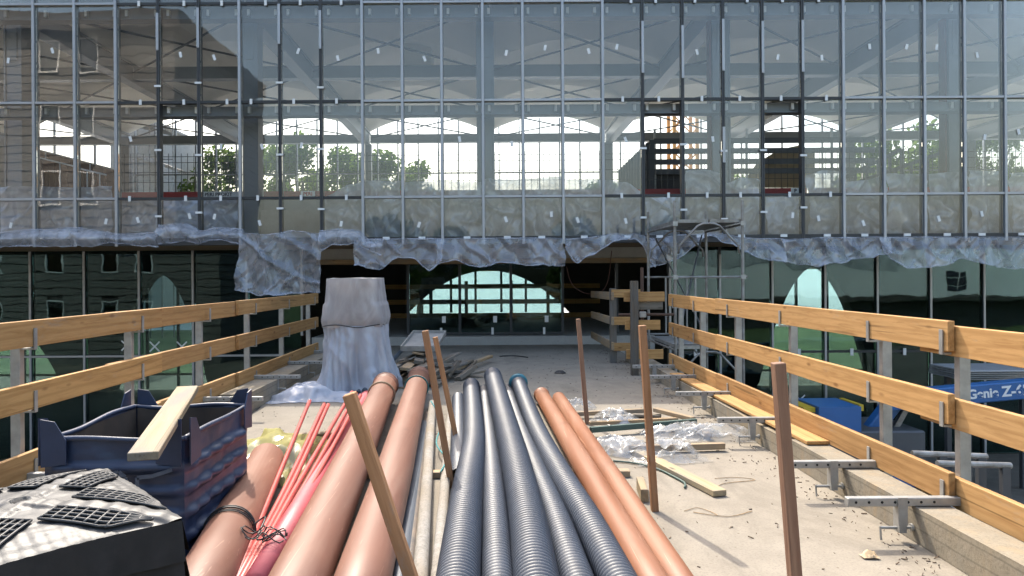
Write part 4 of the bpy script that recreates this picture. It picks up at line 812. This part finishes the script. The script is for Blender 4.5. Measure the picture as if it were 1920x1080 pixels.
s2 = thing('stair_flight', P(1180, 360, 22), 'dark slatted stair balustrade sloping up beside the timber guard', 'stair')
a, b = P(1163, 318, 24), P(1222, 262, 19.6); bar('handrail', a, b, .05, .05, 'galv', s2)
for i in range(12): t = i/11; p = a.lerp(b, t); bar('slat', (p.x, p.y, 3.79), p, .14, .03, 'darksteel', s2, (1, 0, 0))
pl = MB(); c_ = [P(1396, 338, 22), P(1420, 305, 22), P(1462, 280, 22), P(1500, 272, 22), P(1528, 285, 22), P(1528, 352, 22), P(1400, 352, 22)]
n7 = len(c_); pl.add([p for p in c_] + [p + Vector((0, .03, 0)) for p in c_], [tuple(reversed(range(n7))), tuple(range(n7, 2*n7))] + [(i, (i+1) % n7, n7 + (i+1) % n7, n7 + i) for i in range(n7)])
tag(pl.obj('plywood_panel', 'ply'), 'pale plywood panel with sloping top seen in the open bay', 'panel')
for i, (pa_, pb_, lab) in enumerate((((1560, 345), (1690, 280), 'sloping dark stair balustrade in the right bays, upper run'), ((1585, 350), (1770, 285), 'sloping dark stair balustrade in the right bays, lower run'))):
    s3 = thing('stair_balustrade', P(*pa_, 23 + i), lab, 'stair'); a, b = P(*pa_, 23 + i), P(*pb_, 23 + i); bar('handrail', a, b, .12, .05, 'darksteel', s3)
    for k in range(7): p = a.lerp(b, k/6); bar('baluster', (p.x, p.y, 3.79), p, .1, .03, 'darksteel', s3, (1, 0, 0))
lw = thing('stair_wall', P(100, 350, 22), 'brown boarded stair walls with pale sloping handrails in the left bays', 'wall')
for (x0_, y0_, x1_, y1_, Y, hr) in ((30, 270, 215, 318, 24, 1), (30, 285, 140, 312, 22, 1), (148, 316, 200, 328, 20.5, 1)):
    n = 9
    for i in range(n):
        a, b = P(x0_ + (x1_-x0_)*i/n, y0_ + (y1_-y0_)*i/n, Y), P(x0_ + (x1_-x0_)*(i+1)/n, y0_ + (y1_-y0_)*(i+1)/n, Y)
        q = MB().add([(a.x, Y, 3.79), (b.x - .02, Y, 3.79), (b.x - .02, Y, b.z), (a.x, Y, a.z), (a.x, Y + .05, 3.79), (b.x - .02, Y + .05, 3.79), (b.x - .02, Y + .05, b.z), (a.x, Y + .05, a.z)], [(0,1,2,3), (7,6,5,4), (3,2,6,7), (0,3,7,4), (1,5,6,2)]); q.obj('wall_board', 'brickpile', lw)
    a, b = P(x0_, y0_, Y - .15), P(x1_, y1_, Y - .15); rod('handrail', a, b, .025, 'white', lw)
    for t in (.3, .75): p = a.lerp(b, t); rod('rail_post', (p.x, p.y, 3.79), p, .02, 'white', lw)
ib = thing('timber_barrier', (0, 26, .22), 'timber barrier crossing behind the glass doors', 'barrier')
for z in (1.40, .84, .34): bar('board', (-4.0, 26, z), (4.0, 26, z), .17, .04, 'board', ib)
for x in (-2.2, -.9, .75, 2.1): bar('post', (x, 26.06, .22), (x, 26.06, 1.6), .12, .08, 'old', ib, (1, 0, 0))
tag(MB().tube(smooth_path([P(1062, 500, 18.2), P(1072, 532, 18.2), P(1095, 549, 18.2), P(1125, 548, 18.2), P(1140, 525, 18.2), P(1147, 470, 18.2)], 40), .011, 6).obj('hanging_cable', 'redcable', None, True), 'brown cable hanging in a loop in the dark opening right of the doors', 'cable')

# ================================================================ scaffold tower, lift, tarp, metal sheets on the right
sc = thing('scaffold_tower', (4, 14, -3), 'narrow aluminium scaffold tower standing right of the entrance behind the rail', 'scaffold')
sx = (3.38, 4.62); sy = (13.0, 15.2)
for x in sx:
    for y in sy: rod('standard', (x, y, -3), (x, y, 3.12), .028, 'scaf', sc, 10)
for y in sy:
    for z in (1.72, .5, -1.2): rod('ledger', (sx[0] - .08, y, z), (sx[1] + .08, y, z), .022, 'scaf', sc)
    arch_ = [(sx[0] + .06, y, 2.15), (sx[0] + .08, y, 2.3), (sx[0] + .42, y, 2.66), (sx[0] + .52, y, 2.70), (sx[1] - .52, y, 2.70), (sx[1] - .42, y, 2.66), (sx[1] - .08, y, 2.3), (sx[1] - .06, y, 2.15)]
    MB().tube([Vector(p) for p in arch_], .02, 8).obj('arched_brace', 'scaf', sc, True)
    arch2 = [(p[0], p[1], p[2] - 2.35) for p in arch_]; MB().tube([Vector(p) for p in arch2], .02, 8).obj('arched_brace', 'scaf', sc, True)
    for x in (3.75, 4.2): rod('guard_upright', (x, y, .5), (x, y, 1.72), .018, 'galv', sc)
for x in sx:
    rod('side_ledger', (x, sy[0], 2.68), (x, sy[1], 2.68), .022, 'scaf', sc); rod('side_ledger', (x, sy[0], .38), (x, sy[1], .38), .022, 'scaf', sc)
rod('diagonal', (3.45, 13.1, .6), (4.5, 15.1, 2.6), .018, 'darksteel', sc); rod('diagonal', (4.5, 15.05, .6), (3.5, 15.05, 2.55), .018, 'darksteel', sc)
for k in range(2): box('platform_deck', sx[0] + .05 + .6*k, sx[0] + .62 + .6*k, 13.03, 15.17, 2.72, 2.78, 'scaf', sc)
for k in range(2): box('platform_deck', sx[0] + .05 + .6*k, sx[0] + .62 + .6*k, 13.03, 15.17, .40, .46, 'galv', sc)
for z in (2.70, 1.72):
    for x in sx: box('coupler', x - .045, x + .045, 12.955, 12.972, z - .04, z + .04, 'galv', sc)
bl = thing('boom_lift', (8.5, 14, -3), 'blue boom lift with white lettering parked on the ground right of the bridge', 'lift')
b0, b1 = P(1655, 752, 14), P(1990, 722, 14)
boom = bar('boom', b0, b1, .36, .3, 'boomblue', bl, (0, 0, 1), .02)
xd = (b1 - b0).normalized(); Mr = Matrix((xd, Vector((0, 1, 0)), xd.cross(Vector((0, 1, 0))))).transposed().to_4x4()
def on_boom(px): 
    t = (P(px, 0, 14).x - b0.x) / (b1.x - b0.x); return b0.lerp(b1, t) + Vector((0, -.158, 0))
for s, px, sz in (('Genie', 1828, .25), ('Z-62/', 1893, .28)): text('lettering', s, sz, 'white', boom, Matrix.Translation(on_boom(px)) @ Mr @ FACE_CAM, .008)
l0, l1 = P(1612, 835, 14.3), P(1690, 735, 14.3); bar('lower_arm', l0, l1, .3, .25, 'boomblue', bl, (0, 0, 1), .02); bar('cylinder', l0 + Vector((.5, -.1, .1)), l1 + Vector((.15, -.1, -.1)), .1, .1, 'scaf', bl)
t0 = P(1522, 758, 14); MB().box(t0.x, t0.x + .82, 13.7, 14.7, t0.z - .48, t0.z).obj('turret_cover', 'boomblue', bl); box('yellow_guard', t0.x - .25, t0.x - .02, 13.8, 14.6, t0.z - .12, t0.z - .03, 'yellow', bl); box('yellow_guard', t0.x + .84, t0.x + .92, 13.8, 14.6, t0.z - .1, t0.z + .02, 'yellow', bl)
box('turret', t0.x, t0.x + 2.1, 13.75, 15.2, -2.1, t0.z - .49, 'darksteel', bl, .03); box('chassis', t0.x - .4, t0.x + 2.6, 13.8, 15.3, -2.55, -2.11, 'boomblue', bl, .03)
for x in (t0.x - .1, t0.x + 2.3):
    for y in (13.6, 15.5): wv = MB().tube([(x, y - .17, -2.55), (x, y - .15, -2.55), (x, y + .15, -2.55), (x, y + .17, -2.55)], [.4, .45, .45, .4], 24).obj('wheel', 'tyre', bl); MB().tube([(x, y - .18, -2.55), (x, y - .171, -2.55)], .22, 16).obj('rim', 'white', wv)
ms = thing('metal_sheets', P(1850, 735, 15), 'stack of ribbed aluminium sheets on a trestle above the boom', 'metal sheets'); a = P(1792, 712, 15)
for k in range(5): zz = a.z + .24 - .05*k; box('sheet', a.x + .02*k, a.x + 2.2, 14.7 + .06*k, 15.9 + .04*k, zz - .04, zz - .008, 'alu', ms, .004)
for x in (a.x + .25, a.x + 1.9): box('trestle_leg', x - .05, x + .05, 14.95, 15.05, -3, a.z - .01, 'darksteel', ms); box('trestle_leg', x - .05, x + .05, 15.6, 15.7, -3, a.z - .01, 'darksteel', ms)
tp_ = crumple('tarpaulin', (6.3, 8.8, -2.9), 1.1, 1.3, 1.5, 'tarp', 'pale blue tarpaulin over a heap on the ground right of the bridge', 'tarpaulin', 5.0, 40, 40, .3, 1.3)
for (pa_, pb_, Y, lab) in (((1710, 850), (1850, 856), 8.2, 'grey steel tube rail above the tarpaulin, upper'), ((1757, 869), (1895, 873), 7.9, 'grey steel tube rail above the tarpaulin, lower')):
    r_ = thing('tube_rail', P(*pb_, Y) - Vector((0, 0, 2)), lab, 'rail'); a, b = P(*pa_, Y), P(*pb_, Y); rod('rail', a, b, .035, 'scaf', r_, 10)
    for t in (.4, .92): p = a.lerp(b, t); bar('upright', (p.x, p.y, -3), p, .09, .06, 'darksteel', r_, (1, 0, 0))
db = MB()
for k in range(260):
    x, y = R.uniform(3.6, 14), R.uniform(5, 13); s = R.uniform(.03, .12); a = R.uniform(0, 6.3); l = R.uniform(1, 5); db.bar((x, y, -2.96), (x + math.cos(a)*s*l, y + math.sin(a)*s*l, -2.95), s*.4, s)
tag(db.obj('rubble', 'oldtan'), 'building rubble and offcuts strewn on the ground right of the bridge', None, None, 'stuff')

# ================================================================ trees, crane and buildings around
def tree(loc, h, cr, label, group, mat, seed, nleaf=5200, ls=.17):
    q = random.Random(seed); t = thing('tree', loc, label, 'tree', group); x, y, z = loc; tm = MB()
    top = Vector((x + q.uniform(-.3, .3), y, z + h*.72)); tm.tube([Vector((x, y, z)), Vector((x + .1, y, z + h*.25)), top], [h*.022, h*.016, h*.006], 8)
    cl = []
    for k in range(13):
        a = q.uniform(0, 6.28); zz = z + h*q.uniform(.34, .9); r = cr*q.uniform(.25, .95)*(1 - .55*max(0, (zz - z)/h - .55)/.45); c = Vector((x + math.cos(a)*r, y + math.sin(a)*r*.8, zz)); cl.append((c, cr*q.uniform(.3, .5)))
        s_ = Vector((x, y, z + (zz - z)*.6)); tm.tube([s_, s_.lerp(c, .5) + Vector((0, 0, -.2)), c], [h*.008, h*.005, h*.002], 5)
    cl.append((Vector((x, y, z + h*.9)), cr*.36)); tm.obj('trunk', 'bark', t, True); lm = MB()
    for k in range(nleaf):
        c, r = q.choice(cl); d = Vector((q.gauss(0, 1), q.gauss(0, 1), q.gauss(0, .8))).normalized() * r * q.random()**.4; p = c + d; s = ls*q.uniform(.6, 1.4)
        a = Vector((q.gauss(0, 1), q.gauss(0, 1), q.gauss(0, 1))).normalized(); b = a.orthogonal().normalized(); c2 = a.cross(b); lm.add([p - b*s, p + c2*s*.6, p + b*s, p - c2*s*.6], [(0, 1, 2, 3)])
    lm.obj('crown', mat, t)
for i, (px, py, Y, cr, lab) in enumerate(((402, 262, 50, 3.0, 'leafy tree seen through the left bays of the hall'), (505, 262, 52, 2.6, 'tree just right of the red-brown steel column'), (565, 238, 49, 3.1, 'tallest tree seen through the hall, left of centre'), (640, 262, 52, 2.8, 'broad tree behind the far column left of centre'),
        (715, 272, 50, 2.8, 'rounded tree between the far columns left of centre'), (785, 290, 51, 2.4, 'last tree of the row sloping down towards the middle'), (335, 305, 54, 2.4, 'low bushy tree behind the open left bay'), (1131, 320, 70, 2.0, 'small far tree top left of the timber stair'),
        (1378, 315, 60, 2.4, 'tree glimpsed behind the stair boards'), (1650, 235, 50, 3.2, 'tree behind the right bays of the hall'), (1735, 215, 48, 3.2, 'tree behind the steel column on the right'), (1850, 205, 47, 3.4, 'tree behind the last bays at the right edge'))):
    p = P(px, py, Y); tree((p.x, Y, -1.4), p.z + 1.4, cr, lab, 'trees beyond the hall', 'leaf1', 40 + i)
for i, (x, y, h, cr) in enumerate(((-11, -46, 12, 3.6), (-4.5, -50, 11, 3.2), (10, -48, 11.5, 3.4), (24, -62, 13, 4.5))):
    tree((x, y, -3), h, cr, ['leftmost of the trees mirrored in the low glass strip', 'tree mirrored in the low glass strip just left of the middle', 'tree mirrored in the low glass strip right of the middle', 'tree mirrored in the low glass strip near the right edge'][i], 'trees mirrored in the glass', 'leaf1', 90 + i, 6000, .2)
cr_ = thing('tower_crane', (P(1280, 0, 60).x, 60, -3), 'orange lattice crane mast seen through the hall beside the timber stair', 'crane'); xc = P(1280, 300, 60).x; 
for dx in (-.95, .95):
    for dy in (-.95, .95): box('chord', xc + dx - .13, xc + dx + .13, 60 + dy - .13, 60 + dy + .13, -3, 34, 'crane', cr_)
lat = MB()
for k in range(18):
    z = -2 + 2*k
    for dy in (-.95, .95): lat.bar((xc - .95, 60 + dy, z), (xc + .95, 60 + dy, z + 2), .12, .1); lat.bar((xc + .95, 60 + dy, z), (xc - .95, 60 + dy, z + 2), .1, .1)
lat.obj('lattice', 'crane', cr_)
nb = thing('neighbour_building', (P(270, 0, 46).x, 46, -2), 'grey building with stepped canopy roofs seen through the left bays', 'building'); 
for (a_, b_, zt) in (((228, 225), (330, 250), 0), ((240, 285), (330, 318), 0)):
    p, q = P(*a_, 44), P(*b_, 44); bar('canopy_roof', p, q, .18, 3.0, 'scaf', nb)
box('wall', P(205, 0, 46).x, P(300, 0, 46).x, 46, 52, -2, P(250, 230, 46).z, 'slab', nb)
for k in range(5): p = P(236 + 22*k, 230, 43); rod('scaffold_pole', (p.x, 43, -2), (p.x, 43, 12.5), .04, 'scaf', nb)
for z in (5, 7, 9, 11): rod('scaffold_ledger', (P(236, 0, 43).x, 43, z), (P(324, 0, 43).x, 43, z), .035, 'scaf', nb)
# the house mirrored in the left of the facade
hs = thing('siding_house', (-22, -7, -3), 'five storey house with horizontal siding mirrored in the left glazing', 'house')
hx0, hx1, hy = -34.0, -15.0, -2.0; WX = [(-21.5, -20.66), (-19.65, -18.8), (-24.6, -23.8), (-28, -27.2)]; WZ = [(11.8, 13.35 - .05), (8.6, 10.1), (5.4, 6.9), (2.2, 3.7), (-1.0, .5)]
box('core', hx0, hx1 - .12, -14, hy - .12, -3, 13.6, 'roofing', hs)
nb_ = 39
for k in range(nb_):
    z0, z1 = -3 + .43*k, -3 + .43*(k+1) - .05
    xs_ = [hx0]
    for (a, b) in sorted(WX):
        if any(z0 < zb and z1 > za for za, zb in WZ): xs_ += [a - .05, b + .05]
    xs_.append(hx1)
    for a, b in zip(xs_[::2], xs_[1::2]): box('siding_board', a, b, hy - .118, hy, z0, z1, 'siding', hs)
    box('siding_board', hx1 - .118, hx1, -14, hy - .122, z0, z1, 'siding', hs)
for (a, b) in WX:
    for (za, zb) in WZ:
        w = box('window', a, b, hy - .115, hy - .09, za, zb, 'g_dark', hs)
        MB().box(a - .06, a, hy - .11, hy + .02, za, zb).box(b, b + .06, hy - .11, hy + .02, za, zb).box(a - .06, b + .06, hy - .11, hy + .02, zb, zb + .06).box(a - .1, b + .1, hy - .11, hy + .06, za - .08, za).obj('window_frame', 'white', w)
box('roof', hx0 - .5, hx1 + .5, -14.5, hy + .6, 13.62, 14.4, 'roofing', hs); rod('flue', (-16.6, -6, 14.4), (-16.6, -6, 15.6), .25, 'galv', hs, 12)
# the white hall mirrored in the lower right glazing
wh = thing('white_hall', (32, -28, -3), 'long low white hall with dark leaf emblem mirrored in the lower right glazing', 'building')
box('wall', 15, 56, -34, -25, -.2, 3.9, 'render', wh); box('canopy', 14.6, 56.4, -34, -23.6, -.55, -.22, 'roofing', wh); box('base', 15.5, 55.5, -33.5, -25.5, -3, -.56, 'darksteel', wh)
em = MB(); ex_ = 40.9
for k in range(3):
    for s in (-1, 1):
        z = .15 + .62*k; c4 = [(ex_ + s*.06, z), (ex_ + s*.78, z + .16), (ex_ + s*.78, z + .68), (ex_ + s*.06, z + .52)]
        if s < 0: c4 = c4[::-1]
        em.add([(x, -24.94, zz) for x, zz in c4] + [(x, -25.0, zz) for x, zz in c4], [(3, 2, 1, 0), (4, 5, 6, 7)])
em.obj('leaf_emblem', 'blackink', wh)
